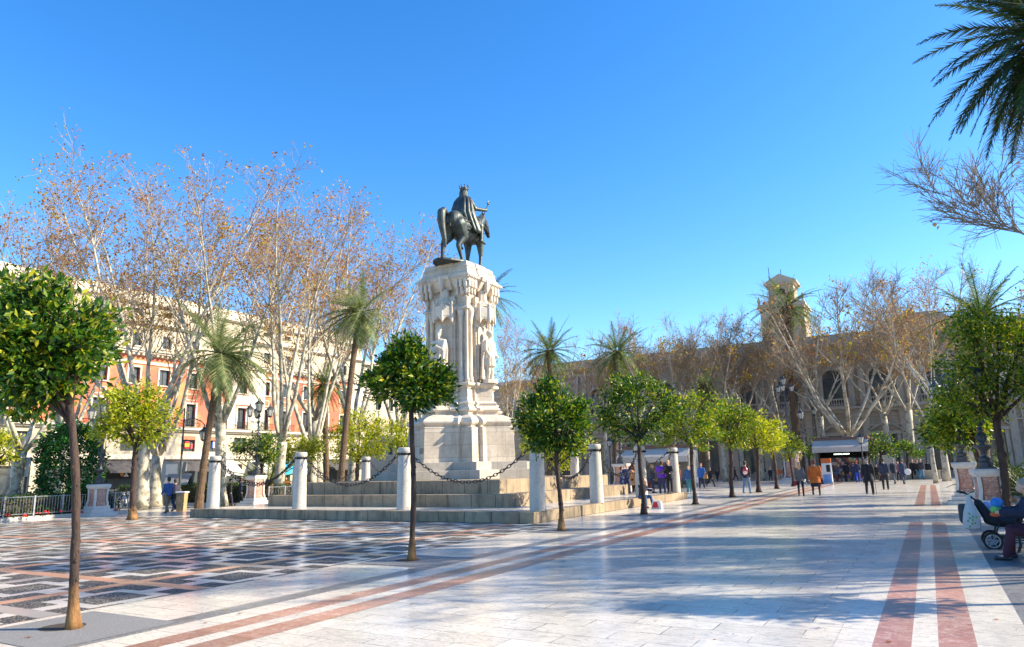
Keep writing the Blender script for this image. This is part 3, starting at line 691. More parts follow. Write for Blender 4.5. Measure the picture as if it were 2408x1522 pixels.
def chain(p,q,sag,label):
    p=Vector(p); q=Vector(q); L=(q-p).length; n=int(L*1.06/.155)
    base=(p+q)/2; m=MB()
    for i in range(n):
        t=(i+.5)/n; z=p.z-sag*4*t*(1-t); c=p.lerp(q,t); c.z=z
        dz=-sag*4*(1-2*t); d=(q-p).copy(); d.z=0; tv=(d+Vector((0,0,dz))).normalized()
        side=Vector((-d.y,d.x,0)).normalized(); up=tv.cross(side)
        w=side if i%2 else up
        pts=[]
        for k in range(8):
            a=2*PI*k/8; pts.append(c+tv*(.115*math.cos(a))+w*(.055*math.sin(a)))
        base_=len(m.v); rr=.0175
        for k in range(8):
            a=2*PI*k/8; nrm=(tv*math.cos(a)*.6+w*math.sin(a)).normalized(); b=tv.cross(w)
            for h in range(4):
                b2=2*PI*h/4+PI/4; m.v.append(tuple(pts[k]+nrm*rr*math.cos(b2)+b*rr*math.sin(b2)))
        for k in range(8):
            for h in range(4):
                m.f.append((base_+k*4+h,base_+k*4+(h+1)%4,base_+((k+1)%8)*4+(h+1)%4,base_+((k+1)%8)*4+h))
    tag(m.build('chain',MAT['rust_iron']),label,'chain','chains hung between the bollards')
zc=.385+2.18
names=['front left','front middle','front right']
for i in range(3):
    chain((BX[i]+.34,BY[0],zc),(BX[i+1]-.34,BY[0],zc),[1.15,1.2,1.15][i],['iron chain hanging between the two leftmost front bollards','iron chain swinging across the front, second span from the left','long iron chain drooping before the monument base'][i])
    chain((BX[3],BY[i]+.34,zc),(BX[3],BY[i+1]-.34,zc),1.1,['iron chain on the right edge, nearest span','iron chain on the right edge, middle span','iron chain on the right edge, farthest span beside the group'][i])
    chain((BX[i]+.34,BY[3],zc),(BX[i+1]-.34,BY[3],zc),1.15,['chain along the back edge of the platform, left span','chain along the back edge of the platform, middle span','chain along the back edge of the platform, right span'][i])
    chain((BX[0],BY[i]+.34,zc),(BX[0],BY[i+1]-.34,zc),1.1,['chain along the left edge of the platform, nearest span','chain along the left edge of the platform, middle span','chain along the left edge of the platform, farthest span'][i])
# ================================================================ trees
rng=np.random.default_rng(5)
def leaf_mesh(name,P,size,mat,asp=.42,up=.2,fold=.25,outc=None):
    """folded leaf blades at points P; returns mesh"""
    n=len(P); 
    d=rng.normal(size=(n,3)); 
    if outc is not None:
        o=P-outc; o/=np.linalg.norm(o,axis=1,keepdims=True)+1e-6; d=d*.75+o*.9
    d[:,2]-=up; d/=np.linalg.norm(d,axis=1,keepdims=True)
    r=rng.normal(size=(n,3)); s=np.cross(d,r); s/=np.linalg.norm(s,axis=1,keepdims=True); nn=np.cross(d,s)
    L=(size*rng.uniform(.6,1.25,size=n))[:,None]; W=L*asp*.5
    a=P; b=P+d*L*.45+s*W+nn*W*fold; c=P+d*L-nn*L*.12; e=P+d*L*.45-s*W+nn*W*fold
    V=np.stack([a,b,c,e],1).reshape(-1,3)
    idx=np.arange(n)*4
    F=np.stack([idx,idx+1,idx+2,idx,idx+2,idx+3],1).reshape(-1)
    me=bpy.data.meshes.new(name); me.vertices.add(len(V)); me.vertices.foreach_set('co',V.astype(np.float32).ravel())
    nf=2*n; me.loops.add(nf*3); me.loops.foreach_set('vertex_index',F.astype(np.int32))
    me.polygons.add(nf); me.polygons.foreach_set('loop_start',np.arange(nf,dtype=np.int32)*3)
    try: me.polygons.foreach_set('loop_total',np.full(nf,3,dtype=np.int32))
    except Exception: pass
    me.materials.append(mat); me.update(); me.validate(); return me
def meshobj(name,me,parent):
    o=bpy.data.objects.new(name,me); COL.objects.link(o); o.parent=parent; return o
def orange_tree(base,lean,trunk_h,r0,clumps,n,lsize,mat,label,group='clipped orange trees of the plaza',foot=False,name='orange_tree',seed=1,cat='tree',sub=26,spread=.17):
    """clumps: list of (x,y,z,radius) local metres"""
    rnd=random.Random(seed); t=thing(name,label,cat,base,0,group)
    m=MB(); K=24; pts=[];rad=[]
    for i in range(K+1):
        f=i/K; pts.append((lean[0]*f**1.3+.03*math.sin(f*5+seed)*min(1,f*4),lean[1]*f+.03*math.cos(f*4+seed)*f,trunk_h*f))
        rad.append(r0*((1.85-.85*min(1,f*7)**.6) if f<.15 else 1.0-.18*f)*(1+rnd.uniform(-.09,.09)))
    m.tube(pts,rad,14,jit=.07)
    for k in range(16):
        f=rnd.uniform(.08,.75); i=int(f*K); a=rnd.uniform(0,2*PI); p=Vector(pts[i]); q_=rnd.uniform(.25,.5)*r0; m.ell((p.x+rad[i]*.85*math.cos(a),p.y+rad[i]*.85*math.sin(a),p.z),(q_,q_,q_*1.4),6,5)
    tr=m.build('trunk',MAT['bark_o'],t,smooth=True)
    if foot: tr.data.materials[0]=MAT['bark_foot']
    top=Vector(pts[-1]); m=MB()
    for (x,y,z,r) in clumps:
        c=Vector((x,y,z)); mid=top.lerp(c,.5)+Vector((rnd.uniform(-.1,.1),rnd.uniform(-.1,.1),.08)); st=top-Vector((0,0,rnd.uniform(0,.25)))
        m.tube([st,mid,c],[r0*.5,r0*.32,r0*.14],7)
        for k in range(9):
            e=c+Vector((rnd.gauss(0,1),rnd.gauss(0,1),rnd.gauss(0,.8)+.2)).normalized()*r*rnd.uniform(.5,.95)
            m.tube([c.lerp(mid,rnd.uniform(0,.6)),c.lerp(e,.5)+Vector((0,0,.04)),e],[r0*.13,r0*.08,r0*.03],4)
    m.build('limbs',MAT['bark_o'],t,smooth=True)
    # leaves in sprays: sub-clumps near the surface of each clump
    tot=sum(c[3]**2 for c in clumps); P=[]
    for (x,y,z,r) in clumps:
        k=int(n*r*r/tot); ns=max(4,k//sub)
        dd=rng.normal(size=(ns,3)); dd/=np.linalg.norm(dd,axis=1,keepdims=True); rr=r*rng.uniform(.2,1.0,size=(ns,1))**.5*rng.uniform(.72,1.38,size=(ns,1))
        sc=np.array([x,y,z])+dd*rr*np.array([1,1,.9])
        pp=np.repeat(sc,sub,axis=0)+rng.normal(size=(ns*sub,3))*spread*np.array([1,1,.8])
        P.append(pp)
    P=np.concatenate(P)
    meshobj('crown',leaf_mesh('leaves',P,lsize,MAT[mat],outc=np.array([sum(c[0] for c in clumps)/len(clumps),sum(c[1] for c in clumps)/len(clumps),sum(c[2] for c in clumps)/len(clumps)-.4])),t)
    return t
def clumps_from(base,px,rdepth=.35,seed=0):
    """measured crown lobes (px,py,rpx) -> local lobes standing at the tree"""
    rnd=random.Random(seed); b=Vector(base); dist=(b-Vector((0,0,EYE))).dot(FW); out=[]
    for x,y,r in px:
        d=ray(x,y); t=((b.x*FW.x+b.y*FW.y))/(d.x*FW.x+d.y*FW.y)  # same distance from the camera as the trunk
        p=Vector((d.x*t,d.y*t,EYE+d.z*t)); rm=r*dist/FPX*.93
        hd=Vector((FW.x,FW.y,0)).normalized(); p+=hd*rnd.uniform(-1,1)*rm*rdepth*2
        out.append((p.x-b.x,p.y-b.y,p.z,rm))
    return out
def otree(px,py,crown,n,ls,mat,label,seed,r0=None,base=None,foot=False,**k):
    b=Vector(base) if base is not None else at(px,py)
    cl=clumps_from(b,crown,seed=seed)
    cz=min(c[2]-c[3]*.55 for c in cl); mx=sum(c[0] for c in cl)/len(cl); my=sum(c[1] for c in cl)/len(cl)
    return orange_tree(b,(mx*.35,my*.35),max(1.2,cz),r0 or .105,cl,n,ls,mat,label,foot=foot,seed=seed,**k)
OX=ORANGE_X; OY=ORANGE_Y
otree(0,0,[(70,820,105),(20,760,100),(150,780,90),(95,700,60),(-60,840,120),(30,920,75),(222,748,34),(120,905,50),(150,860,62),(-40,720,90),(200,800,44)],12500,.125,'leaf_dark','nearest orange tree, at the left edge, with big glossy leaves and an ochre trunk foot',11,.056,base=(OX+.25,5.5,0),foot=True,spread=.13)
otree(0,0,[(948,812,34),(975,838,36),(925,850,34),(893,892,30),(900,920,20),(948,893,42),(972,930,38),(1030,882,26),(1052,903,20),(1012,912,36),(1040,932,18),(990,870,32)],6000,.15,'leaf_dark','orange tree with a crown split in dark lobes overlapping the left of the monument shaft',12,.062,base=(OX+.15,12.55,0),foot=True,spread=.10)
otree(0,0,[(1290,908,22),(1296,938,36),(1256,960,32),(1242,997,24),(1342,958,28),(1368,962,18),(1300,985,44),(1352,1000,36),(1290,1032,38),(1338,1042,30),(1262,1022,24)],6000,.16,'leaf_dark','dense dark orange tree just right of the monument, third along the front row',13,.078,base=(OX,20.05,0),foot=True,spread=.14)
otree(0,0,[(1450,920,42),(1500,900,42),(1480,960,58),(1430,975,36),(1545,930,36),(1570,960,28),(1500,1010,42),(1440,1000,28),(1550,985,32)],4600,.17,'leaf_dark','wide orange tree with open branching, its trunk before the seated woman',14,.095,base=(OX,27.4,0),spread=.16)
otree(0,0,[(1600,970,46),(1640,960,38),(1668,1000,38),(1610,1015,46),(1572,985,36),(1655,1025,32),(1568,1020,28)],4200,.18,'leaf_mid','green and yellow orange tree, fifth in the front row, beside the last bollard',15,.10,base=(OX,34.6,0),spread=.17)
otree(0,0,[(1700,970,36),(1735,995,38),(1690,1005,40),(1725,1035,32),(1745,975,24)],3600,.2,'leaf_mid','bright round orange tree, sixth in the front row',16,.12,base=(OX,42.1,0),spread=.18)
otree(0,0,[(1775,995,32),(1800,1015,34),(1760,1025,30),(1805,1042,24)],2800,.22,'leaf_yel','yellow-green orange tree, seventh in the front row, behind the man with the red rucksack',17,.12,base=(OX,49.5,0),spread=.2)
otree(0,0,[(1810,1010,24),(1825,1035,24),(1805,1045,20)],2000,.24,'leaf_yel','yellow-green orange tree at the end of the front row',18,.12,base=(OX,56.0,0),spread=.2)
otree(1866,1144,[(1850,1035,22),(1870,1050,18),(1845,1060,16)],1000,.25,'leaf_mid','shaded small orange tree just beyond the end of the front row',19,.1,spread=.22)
# left side row
otree(311,1222,[(310,960,52),(265,985,46),(360,975,46),(310,1015,56),(380,1015,28),(240,1010,28),(340,920,32),(280,930,30)],5200,.20,'leaf_yel','yellow-green orange tree with a pale trunk foot, left of the tall palm',21,.15,spread=.2,foot=True)
otree(612,1190,[(600,1040,34),(635,1045,30),(575,1055,24),(610,1070,34),(640,1075,18)],2600,.2,'leaf_dark','dark round orange tree on a black trunk beside the pink lamp pedestal',22,.12,spread=.18)
def bx(px,py,d): # point at distance d along the view through the pixel's column
    r_=ray(px,py); h=Vector((r_.x,r_.y,0)).normalized(); return h*d
otree(0,0,[(840,995,40),(800,1015,34),(885,1010,38),(845,1045,42),(800,1065,24),(890,1050,28)],3600,.24,'leaf_yel','wide yellow-green orange tree behind the platform between the two front bollards',23,.16,base=bx(838,1120,52),spread=.24)
otree(0,0,[(700,1050,30),(725,1065,26),(680,1075,24),(735,1045,18)],1600,.25,'leaf_yel','sparse yellow orange tree behind the second bollard from the left',24,.12,base=bx(706,1120,54),spread=.26)
otree(0,0,[(945,1010,22),(955,1050,26),(935,1040,20)],1300,.24,'leaf_yel','yellow-green orange tree half hidden at the left side of the monument base',25,.12,base=bx(950,1120,50),spread=.22)
otree(0,0,[(1240,1000,26),(1250,1045,34),(1300,1060,34),(1345,1060,30),(1375,1050,22),(1320,1080,22)],2400,.24,'leaf_yel','bright yellow orange tree peeping out behind the dark one right of the monument',26,.14,base=bx(1310,1120,50),spread=.24)
otree(0,0,[(-8,1035,26),(10,1065,22)],900,.22,'leaf_yel','yellow-green orange tree cut by the left edge of the picture',27,.12,base=bx(-14,1150,46),spread=.2)
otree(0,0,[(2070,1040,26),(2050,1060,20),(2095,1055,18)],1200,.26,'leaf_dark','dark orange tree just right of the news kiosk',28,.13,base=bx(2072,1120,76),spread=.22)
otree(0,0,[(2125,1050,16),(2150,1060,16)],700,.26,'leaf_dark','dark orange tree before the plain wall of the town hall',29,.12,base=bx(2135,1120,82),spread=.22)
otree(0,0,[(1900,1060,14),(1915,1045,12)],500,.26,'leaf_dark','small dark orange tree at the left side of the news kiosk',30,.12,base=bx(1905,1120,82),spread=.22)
# right side
otree(2372,1215,[(2260,800,60),(2330,820,70),(2400,800,80),(2300,890,66),(2380,900,76),(2240,870,46),(2450,880,90),(2330,960,50),(2280,760,40),(2240,930,50),(2440,760,60)],9000,.17,'leaf_mid','large green and yellow orange tree at the right edge, before the lamp pedestals',31,.13,spread=.19)
otree(0,0,[(2235,960,42),(2270,990,40),(2210,990,34),(2300,1010,36),(2240,1020,34)],3600,.22,'leaf_mid','second orange tree of the right row, in shade behind the large one',32,.13,base=(2.0,36.5,0),spread=.22)
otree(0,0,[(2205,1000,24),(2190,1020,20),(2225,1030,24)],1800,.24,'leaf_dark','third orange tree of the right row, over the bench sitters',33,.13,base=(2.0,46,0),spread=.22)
orange_tree((4.0,13.3,0),(.05,0),3.0,.07,[(0,0,3.9,.7),(.5,.2,3.7,.5),(-.6,-.1,4.0,.55),(0,.3,4.5,.5),(-.3,.2,4.7,.35)],3800,.16,'leaf_dark','orange tree standing outside the right edge near the bench, seen only by its shadow',seed=40,spread=.14)
# ---------------------------------------------------------------- evergreen bush
def bush(base,h,rx,n,mat,label,ls=.2,name='bush'):
    t=thing(name,label,'bush',base); m=MB(); m.tube([(0,0,0),(.1,0,h*.5),(0,.1,h*.9)],[.16,.1,.04],8)
    for k in range(10):
        a=k*2.4; m.tube([(0,0,h*.1*k*.8),(rx*.6*math.cos(a),rx*.6*math.sin(a),h*.1*k+.4)],[.05,.02],5)
    m.build('stem',MAT['bark_o'],t)
    ns=n//16; u=rng.uniform(-PI,PI,ns); z=rng.uniform(0,1,ns); prof=(.80+.20*np.sin(z*PI))*(1-.55*np.clip((z-.75)/.25,0,1)**2)
    rr=rx*prof*rng.uniform(.55,1.0,ns)**.5*(1+.12*np.sin(u*3+z*9))
    c=np.stack([rr*np.cos(u),rr*np.sin(u),z*h],1); P=np.repeat(c,16,0)+rng.normal(size=(ns*16,3))*.16
    meshobj('foliage',leaf_mesh('leaves',P,ls,MAT[mat],asp=.55,outc=np.array([0,0,h*.45])),t); return t
MAT['leaf_bush']=leafmat('glossy_bush_leaves',[(0,(.008,.04,.01)),(.6,(.02,.10,.015)),(1,(.06,.20,.03))],.2,.25)
b=bx(155,1190,46); bt=hat(1003,b.x,b.y); bush(b,bt,1.5,9000,'leaf_bush','tall clipped dark green glossy bush behind the railing at the left',.2)
# ---------------------------------------------------------------- plane trees
def plane_mesh(seed,H=24,forks=5,fork_h=.2,spread=.55,tw=1.0,leafn=2600,leafmat='leaf_plane',trunk_r=.38,dens=1.0,yfrac=.12,knob=False,arch=0.0,lbias=.0):
    rnd=random.Random(seed); tr=MB(); tg=MB(); lp=[]
    def bend(p,d,L,n,up,wob):
        pts=[Vector(p)]; d=Vector(d).normalized()
        for i in range(n):
            d=(d+Vector((rnd.gauss(0,wob),rnd.gauss(0,wob),rnd.gauss(0,wob*.6)+up))).normalized()
            pts.append(pts[-1]+d*L/n)
        return pts
    fh=H*fork_h
    tp=bend((0,0,0),(rnd.uniform(-.06,.06),rnd.uniform(-.06,.06),1),fh,5,.02,.03)
    tr.tube(tp,[trunk_r*1.45,trunk_r*1.1,trunk_r,trunk_r*.95,trunk_r*.92,trunk_r*1.0],12,jit=.05)
    if knob: tr.ell(tuple(tp[-1]),(trunk_r*1.25,trunk_r*1.25,trunk_r*1.0),10,6)
    for k in range(forks):
        a=2*PI*k/forks+rnd.uniform(-.4,.4); sp=spread*rnd.uniform(.5,1.25)
        p0=tp[-1]-Vector((0,0,rnd.uniform(0,.12)*fh)); L=(H-fh)*rnd.uniform(.78,1.02)
        s1=bend(p0,(math.cos(a)*sp,math.sin(a)*sp,1),L,9,.05-arch,.07)
        r1=trunk_r*rnd.uniform(.38,.52)
        tr.tube(s1,[r1*(1-i/9.6) for i in range(10)],8,jit=.04)
        nb=int(13*dens)
        for j in range(nb):
            f=rnd.uniform(.30,.97)**.9; i=min(8,int(f*9)); p=s1[i].lerp(s1[i+1],f*9-i); a2=rnd.uniform(0,2*PI); e=rnd.uniform(.35,1.3)
            dr=(s1[i+1]-s1[i]).normalized(); d2=(dr*1.0+Vector((math.cos(a2),math.sin(a2),.1))*e)
            L2=H*rnd.uniform(.10,.24)*(1.15-f*.6)
            s2=bend(p,d2,L2,4,.10-arch,.10); r2=r1*(1-f*.9)*.42+.012
            (tr if r2>.035 else tg).tube(s2,[r2*(1-q/5.2) for q in range(5)],5 if r2>.035 else 3,cap=False)
            nt_=int(9*tw)
            for q in range(nt_):
                g=rnd.uniform(.1,1); i2=min(3,int(g*4)); p2=s2[i2].lerp(s2[i2+1],g*4-i2); d3=(s2[i2+1]-s2[i2]).normalized()+Vector((rnd.gauss(0,.55),rnd.gauss(0,.55),rnd.gauss(.1,.4)))
                L3=H*rnd.uniform(.035,.085); s3=bend(p2,d3,L3,2,.05-arch,.24); tg.tube(s3,[.014,.010,.006],3,cap=False)
                for h in range(2):
                    d4=(s3[1]-s3[0]).normalized()+Vector((rnd.gauss(0,.7),rnd.gauss(0,.7),rnd.gauss(.1,.5))); s4=bend(s3[1],d4,L3*.6,1,0,.2); tg.tube(s4,[.008,.004],3,cap=False)
                    if rnd.random()<.55+lbias*f: lp.append((tuple(s4[-1]),f))
                if rnd.random()<.6: lp.append((tuple(s3[-1]),f))
    lp=[q for q in lp if q[1]>.3 or rnd.random()<.25]; rnd.shuffle(lp); k=min(leafn,len(lp)); P=np.array([q[0] for q in lp[:k]])
    P=np.repeat(P,3,0)+rng.normal(size=(3*len(P),3))*.10
    out=[('trunk',mesh_of(tr,MAT['bark_p'],True)),('twigs',mesh_of(tg,MAT['bark_t'])),('leaves',leaf_mesh('leaves',P,.16,MAT[leafmat],asp=.8,up=.4))]
    if yfrac:
        j=int(len(lp)*yfrac); c=[q[0] for q in lp if .1<q[1]<.75][:max(8,j//30)]
        if c:
            C=np.array(c[:max(6,j//40)]); Q=np.repeat(C,26,0)+rng.normal(size=(len(C)*26,3))*.32
            out.append(('turning_leaves',leaf_mesh('leaves',Q,.2,MAT['leaf_plane_y'],asp=.8,up=.4)))
    return out
def mesh_of(mb,mat,smooth=False):
    o=mb.build('tmp',mat,None,smooth=smooth); me=o.data; bpy.data.objects.remove(o); return me
PV={}
PV['a']=plane_mesh(1,24,5,.17,.42,1.0,1500,lbias=.2)
PV['b']=plane_mesh(2,24,6,.14,.55,1.0,1300,yfrac=.25)
PV['c']=plane_mesh(3,24,4,.22,.50,1.1,1200,yfrac=.08)
PV['d']=plane_mesh(4,15,8,.20,.95,1.5,200,yfrac=.01,trunk_r=.27,dens=1.05,knob=True)
PV['e']=plane_mesh(5,15,5,.34,.60,1.35,110,yfrac=.01,trunk_r=.2,dens=.9)
PV['f']=plane_mesh(6,24,3,.3,.35,1.0,500,yfrac=.03,trunk_r=.2)
def topz(v):
    me=PV[v][1][1]; a=np.zeros(len(me.vertices)*3,dtype=np.float32); me.vertices.foreach_get('co',a); return float(np.percentile(a[2::3],99.7))
VH={v:topz(v) for v in PV}
def plane(v,base,top_py,rz,label,wide=1.0,group='plane trees of the plaza'):
    b=Vector(base); px,py=proj(b); h=hat(top_py,b.x,b.y); s=h/VH[v]*(.95 if v in 'abcf' and px<1000 else 1)
    t=thing('plane_tree',label,'tree',b,rz,group,(s*wide,s*wide,s))
    for n,me in PV[v]: meshobj(n,me,t)
    return t
PL=[('a',at(332,1198),335,0.3,'tall plane tree with a stout cream trunk right beside the yellow-green orange tree',1.0),
('b',at(363,1191),372,2.1,'plane tree with a mottled grey trunk, next right of the cream one',1.0),
('c',bx(30,1170,48),570,4.0,'slender plane tree behind the railing near the left edge',1.15),
('a',bx(150,1160,60),478,1.2,'plane tree rising behind the dark bush',.95),
('f',bx(205,1160,52),470,.4,'thin plane tree between the bush and the cream trunk',1.0),
('c',bx(521,1158,50),385,.9,'plane tree with a white trunk just right of the tall palm',.9),
('a',bx(655,1150,52),412,5.0,'plane tree with knotted low forks left of the second bollard',.95),
('b',bx(730,1145,60),432,.2,'plane tree with leaning limbs behind the second bollard',.95),
('c',bx(748,1140,70),440,2.6,'plane tree far behind the sagging front chain',1.0),
('a',bx(826,1140,66),462,3.9,'plane tree beside the slim leaning palm',.95),
('c',bx(945,1130,80),560,.6,'plane tree close behind the left side of the monument shaft',.9),
('f',bx(995,1130,84),600,2.2,'thin plane tree seen against the left edge of the monument shaft',1.3),
('a',bx(-60,1170,62),490,2.9,'plane tree leaning in from beyond the left edge',1.1),
('b',bx(1195,1125,76),735,1.0,'plane tree with orange leaves just behind the right side of the monument',.9)]
for v,b,ty,rz,lb,wd in PL: plane(v,b,ty,rz,lb,wd)
PRr=[('e',bx(1350,1115,84),775,.5,'bare plane tree behind the first distant palm',1.0),('e',bx(1255,1115,92),800,2.5,'small bare plane tree at the left end of the town hall',1.0),
('e',bx(1425,1110,84),790,2.2,'bare plane tree between the two distant palms',.8),
('e',bx(1560,1110,80),748,1.0,'bare plane tree with slim stems right of the two distant palms',1.0),('e',bx(1625,1110,80),742,3.0,'bare plane tree before the centre left of the town hall',.95),
('e',bx(1705,1108,82),745,4.2,'bare plane tree above the bright round orange tree',.95),('e',bx(1792,1108,84),790,.1,'bare plane tree left of the palm before the tower',.95),
('f',at(1905,1118),760,1.4,'thin bare plane tree with a pale pole-like trunk left of the kiosk',.8),
('d',bx(2008,1120,80),668,.4,'huge spreading bare plane tree fanning out above the kiosk',1.25),
('f',bx(2200,1125,66),650,3.4,'slim bare plane tree with a pale stem at the right of the plain wall',1.1),
('e',bx(2225,1120,72),630,.8,'bare plane tree behind the right orange row',1.0),
('e',bx(1500,1110,86),770,1.9,'slim bare plane tree just right of the second distant palm',1.1),('e',bx(1592,1110,88),755,4.4,'bare plane tree between two others before the town hall centre left',1.1),
('e',bx(1665,1108,86),748,2.7,'bare plane tree behind the sixth orange tree',1.1),('e',bx(1748,1108,88),765,5.3,'bare plane tree left of the tower, close to the roof line',1.1),
('e',bx(1842,1108,86),745,.7,'bare plane tree below the tower, behind the big lantern',1.1),('e',bx(1945,1112,86),700,3.6,'bare plane tree filling the space left of the huge spreading one',1.1),
('e',bx(2098,1112,86),690,5.9,'bare plane tree right of the huge spreading one',1.2),('e',bx(2150,1112,84),672,1.6,'bare plane tree in front of the plain wall and the gabled attic',1.2),
('d',bx(2290,1115,78),600,1.9,'wide bare plane tree over the palm at the right',.95)]
for v,b,ty,rz,lb,wd in PRr: plane(v,b,ty,rz,lb,wd,'bare plane trees before the town hall')
# tall bare tree leaning in from the right edge, and its neighbours that throw the long shadows
PV['g']=plane_mesh(9,15,10,.22,1.5,1.7,90,yfrac=.0,trunk_r=.17,dens=2.5,arch=.02)
VH['g']=topz('g')
bR=Vector((9.5,27.5,0)); g=plane('g',bR,-70,.6,'big bare plane tree reaching in from the right edge below the palm fronds',.86,'plane trees of the plaza')
plane('g',Vector((7.6,21.5,0)),150,2.4,'bare plane tree at the right edge whose fine twigs hang lowest over the orange tree',.62,'plane trees of the plaza')
for i,(x,y,h,lb) in enumerate([(13,37,15,'bare plane tree beyond the right edge, level with the front bollards'),(12,47,16,'bare plane tree beyond the right edge, level with the walkers'),(15,31,14,'slim bare plane tree beyond the right edge, behind the near bench'),(7.6,17.5,11,'slender bare plane tree outside the right edge, nearest the camera'),(8.5,23,13,'slim bare plane tree outside the right edge, nearest the pushchair'),(10,34,14,'slim bare plane tree outside the right edge, level with the far bench')]):
    t=thing('plane_tree',lb,'tree',(x,y,0),i*1.3,'plane trees of the plaza',(h/VH['e'],h/VH['e'],h/VH['e']))
    for n,me in PV['e']: meshobj(n,me,t)
# ---------------------------------------------------------------- palms
def palm_crown(seed,n=52,L=3.2,droop=1.0,leafw=.045,mat='leaf_palm',dead=True,pairs=34,lo=-55,drift=(0,0),lf=.2):
    rnd=random.Random(seed); m=MB()
    for i in range(n):
        f=i/n; az=i*2.39996+rnd.uniform(-.2,.2); el=R(70-(70-lo)*f**.85+rnd.uniform(-9,9)); Lf=L*rnd.uniform(.85,1.1)*(1-.15*abs(.5-f))
        d=Vector((math.cos(az)*math.cos(el)+drift[0],math.sin(az)*math.cos(el)+drift[1],math.sin(el))).normalized(); p=Vector((math.cos(az)*.12,math.sin(az)*.12,0)); pts=[p.copy()]; N=9
        for k in range(N):
            d=(d+Vector((drift[0]*.12,drift[1]*.12,-.10*droop*(1+.6*k/N)*max(.5,math.cos(el))))).normalized(); p=p+d*Lf/N; pts.append(p.copy())
        m.tube(pts,[.035*(1-k/11) for k in range(N+1)],4,cap=False)
        for k in range(pairs):
            g=.12+.88*k/pairs; q=g*N; i0=min(N-1,int(q)); c=pts[i0].lerp(pts[i0+1],q-i0); t=(pts[i0+1]-pts[i0]).normalized()
            side=t.cross(Vector((0,0,1))); 
            if side.length<.1: side=Vector((math.sin(az),-math.cos(az),0))
            side.normalize(); nn=side.cross(t)
            ll=L*lf*math.sin(PI*min(1,.15+.85*g)**.8)*rnd.uniform(.8,1.1)+.08
            for s in (-1,1):
                e=c+(side*s*.75+t*.75+nn*rnd.uniform(-.1,.35)).normalized()*ll+Vector((0,0,-.18*ll)); w=t*leafw
                m.add([tuple(c-w*.5),tuple(c+w*.7),tuple(e)],[(0,1,2)])
    return mesh_of(m,MAT[mat])
PC=[palm_crown(1,42,3.3,.85,.05,lo=-45,lf=.16),palm_crown(2,42,3.2,.95,.05,lo=-50,lf=.16),palm_crown(3,70,3.3,.95,.05,'leaf_palm_l',drift=(.25,-.1),lo=-65,lf=.2)]
def palm(base,crown_px,crown_py,rad_px,label,ci=0,r=.26,bulge=True,skirt=False,name='palm_tree',mat=None,below=0,group='date palms'):
    b=Vector(base); hd=Vector((FW.x,FW.y,0)).normalized(); d=ray(crown_px,crown_py); t=b.dot(hd)/(d.x*hd.x+d.y*hd.y)
    top=Vector((d.x*t,d.y*t,EYE+d.z*t)); loc=top-b; dist=top.dot(hd)
    s=rad_px*dist/FPX/2.45
    T=thing(name,label,'palm tree',b,0,group); m=MB(); K=40; pts=[];rad=[]
    for i in range(K+1):
        f=i/K; pts.append((loc.x*f**1.4,loc.y*f**1.4,loc.z*f)); rad.append(r*(1.25-.25*min(1,f*6))*(1-.12*f)*(1+.07*(i%2)))
    m.tube(pts,rad,12,jit=.06); m.build('trunk',MAT['bark_palm'],T)
    m=MB(); e=pts[-1]; k=r/.26
    if bulge:
        for j in range(60):
            a=j*2.4; z=-.9*k+j*.016*k; rr=r*(1.1+.35*math.sin(PI*j/60)); m.cap((e[0]+rr*.7*math.cos(a),e[1]+rr*.7*math.sin(a),e[2]+z),(e[0]+rr*1.25*math.cos(a),e[1]+rr*1.25*math.sin(a),e[2]+z+.14*k),.06*k,.035*k,5)
        m.build('boss',MAT['bark_palm'],T)
    o=meshobj('crown',PC[ci] if mat is None else mat,T); o.location=loc; o.scale=(s,s,s); o.rotation_euler=(0,0,random.uniform(0,6))
    return T
palm(at(467,1197),522,832,112,'tall palm with a leaning ringed trunk left of the corner bollard',2,.21)
p2=palm(bx(800,1120,47),845,735,82,'tall slim palm leaning right in front of the pink and cream facade',2,.2)
palm(bx(768,1125,62),763,905,62,'short dark palm between the plane trees left of the slim leaning palm',1,.24)
palm(bx(1128,1120,62),1136,700,80,'tall palm half hidden behind the right of the monument shaft',1,.26)
palm(bx(1292,1115,72),1292,826,74,'left one of the two distant palms standing against the sky',0,.27)
palm(bx(1447,1118,72),1451,828,72,'right one of the two distant palms, over the roof line',1,.3)
palm(bx(1880,1115,84),1850,722,78,'tall palm in front of the yellow tower',1,.42)
palm(bx(2318,1130,50),2308,740,118,'palm with dark upright fronds above the orange trees at the right',0,.3)
palm(bx(1655,1110,76),1660,905,40,'stumpy ivy-grown palm among the bare plane trees',1,.45)
# big overhanging palm, upper right
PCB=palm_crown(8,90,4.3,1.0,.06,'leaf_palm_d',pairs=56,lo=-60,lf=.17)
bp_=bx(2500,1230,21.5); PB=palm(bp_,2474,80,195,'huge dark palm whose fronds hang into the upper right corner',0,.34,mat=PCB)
# cycads and low palms
PCY=palm_crown(12,26,1.5,.8,.03,'leaf_palm',pairs=22,lo=5,lf=.16)
def cycad(base,s,label,mat=None):
    t=thing('cycad',label,'plant',base,0,'cycads in the garden beds',s); m=MB(); m.lathe([(.2,0),(.22,.3),(.16,.62),(.05,.7)],n=10); m.build('stem',MAT['bark_palm'],t); o=meshobj('fronds',PCY,t); o.location=(0,0,.55)
cycad(at(628,1176),2.2,'spiky green cycad behind the railing between the first two bollards')
cycad(bx(2425,1160,30),1.2,'dark cycad behind the front lamp pedestal at the right edge')
cycad(bx(2345,1150,38),1.2,'cycad in the shade behind the rear lamp pedestal')
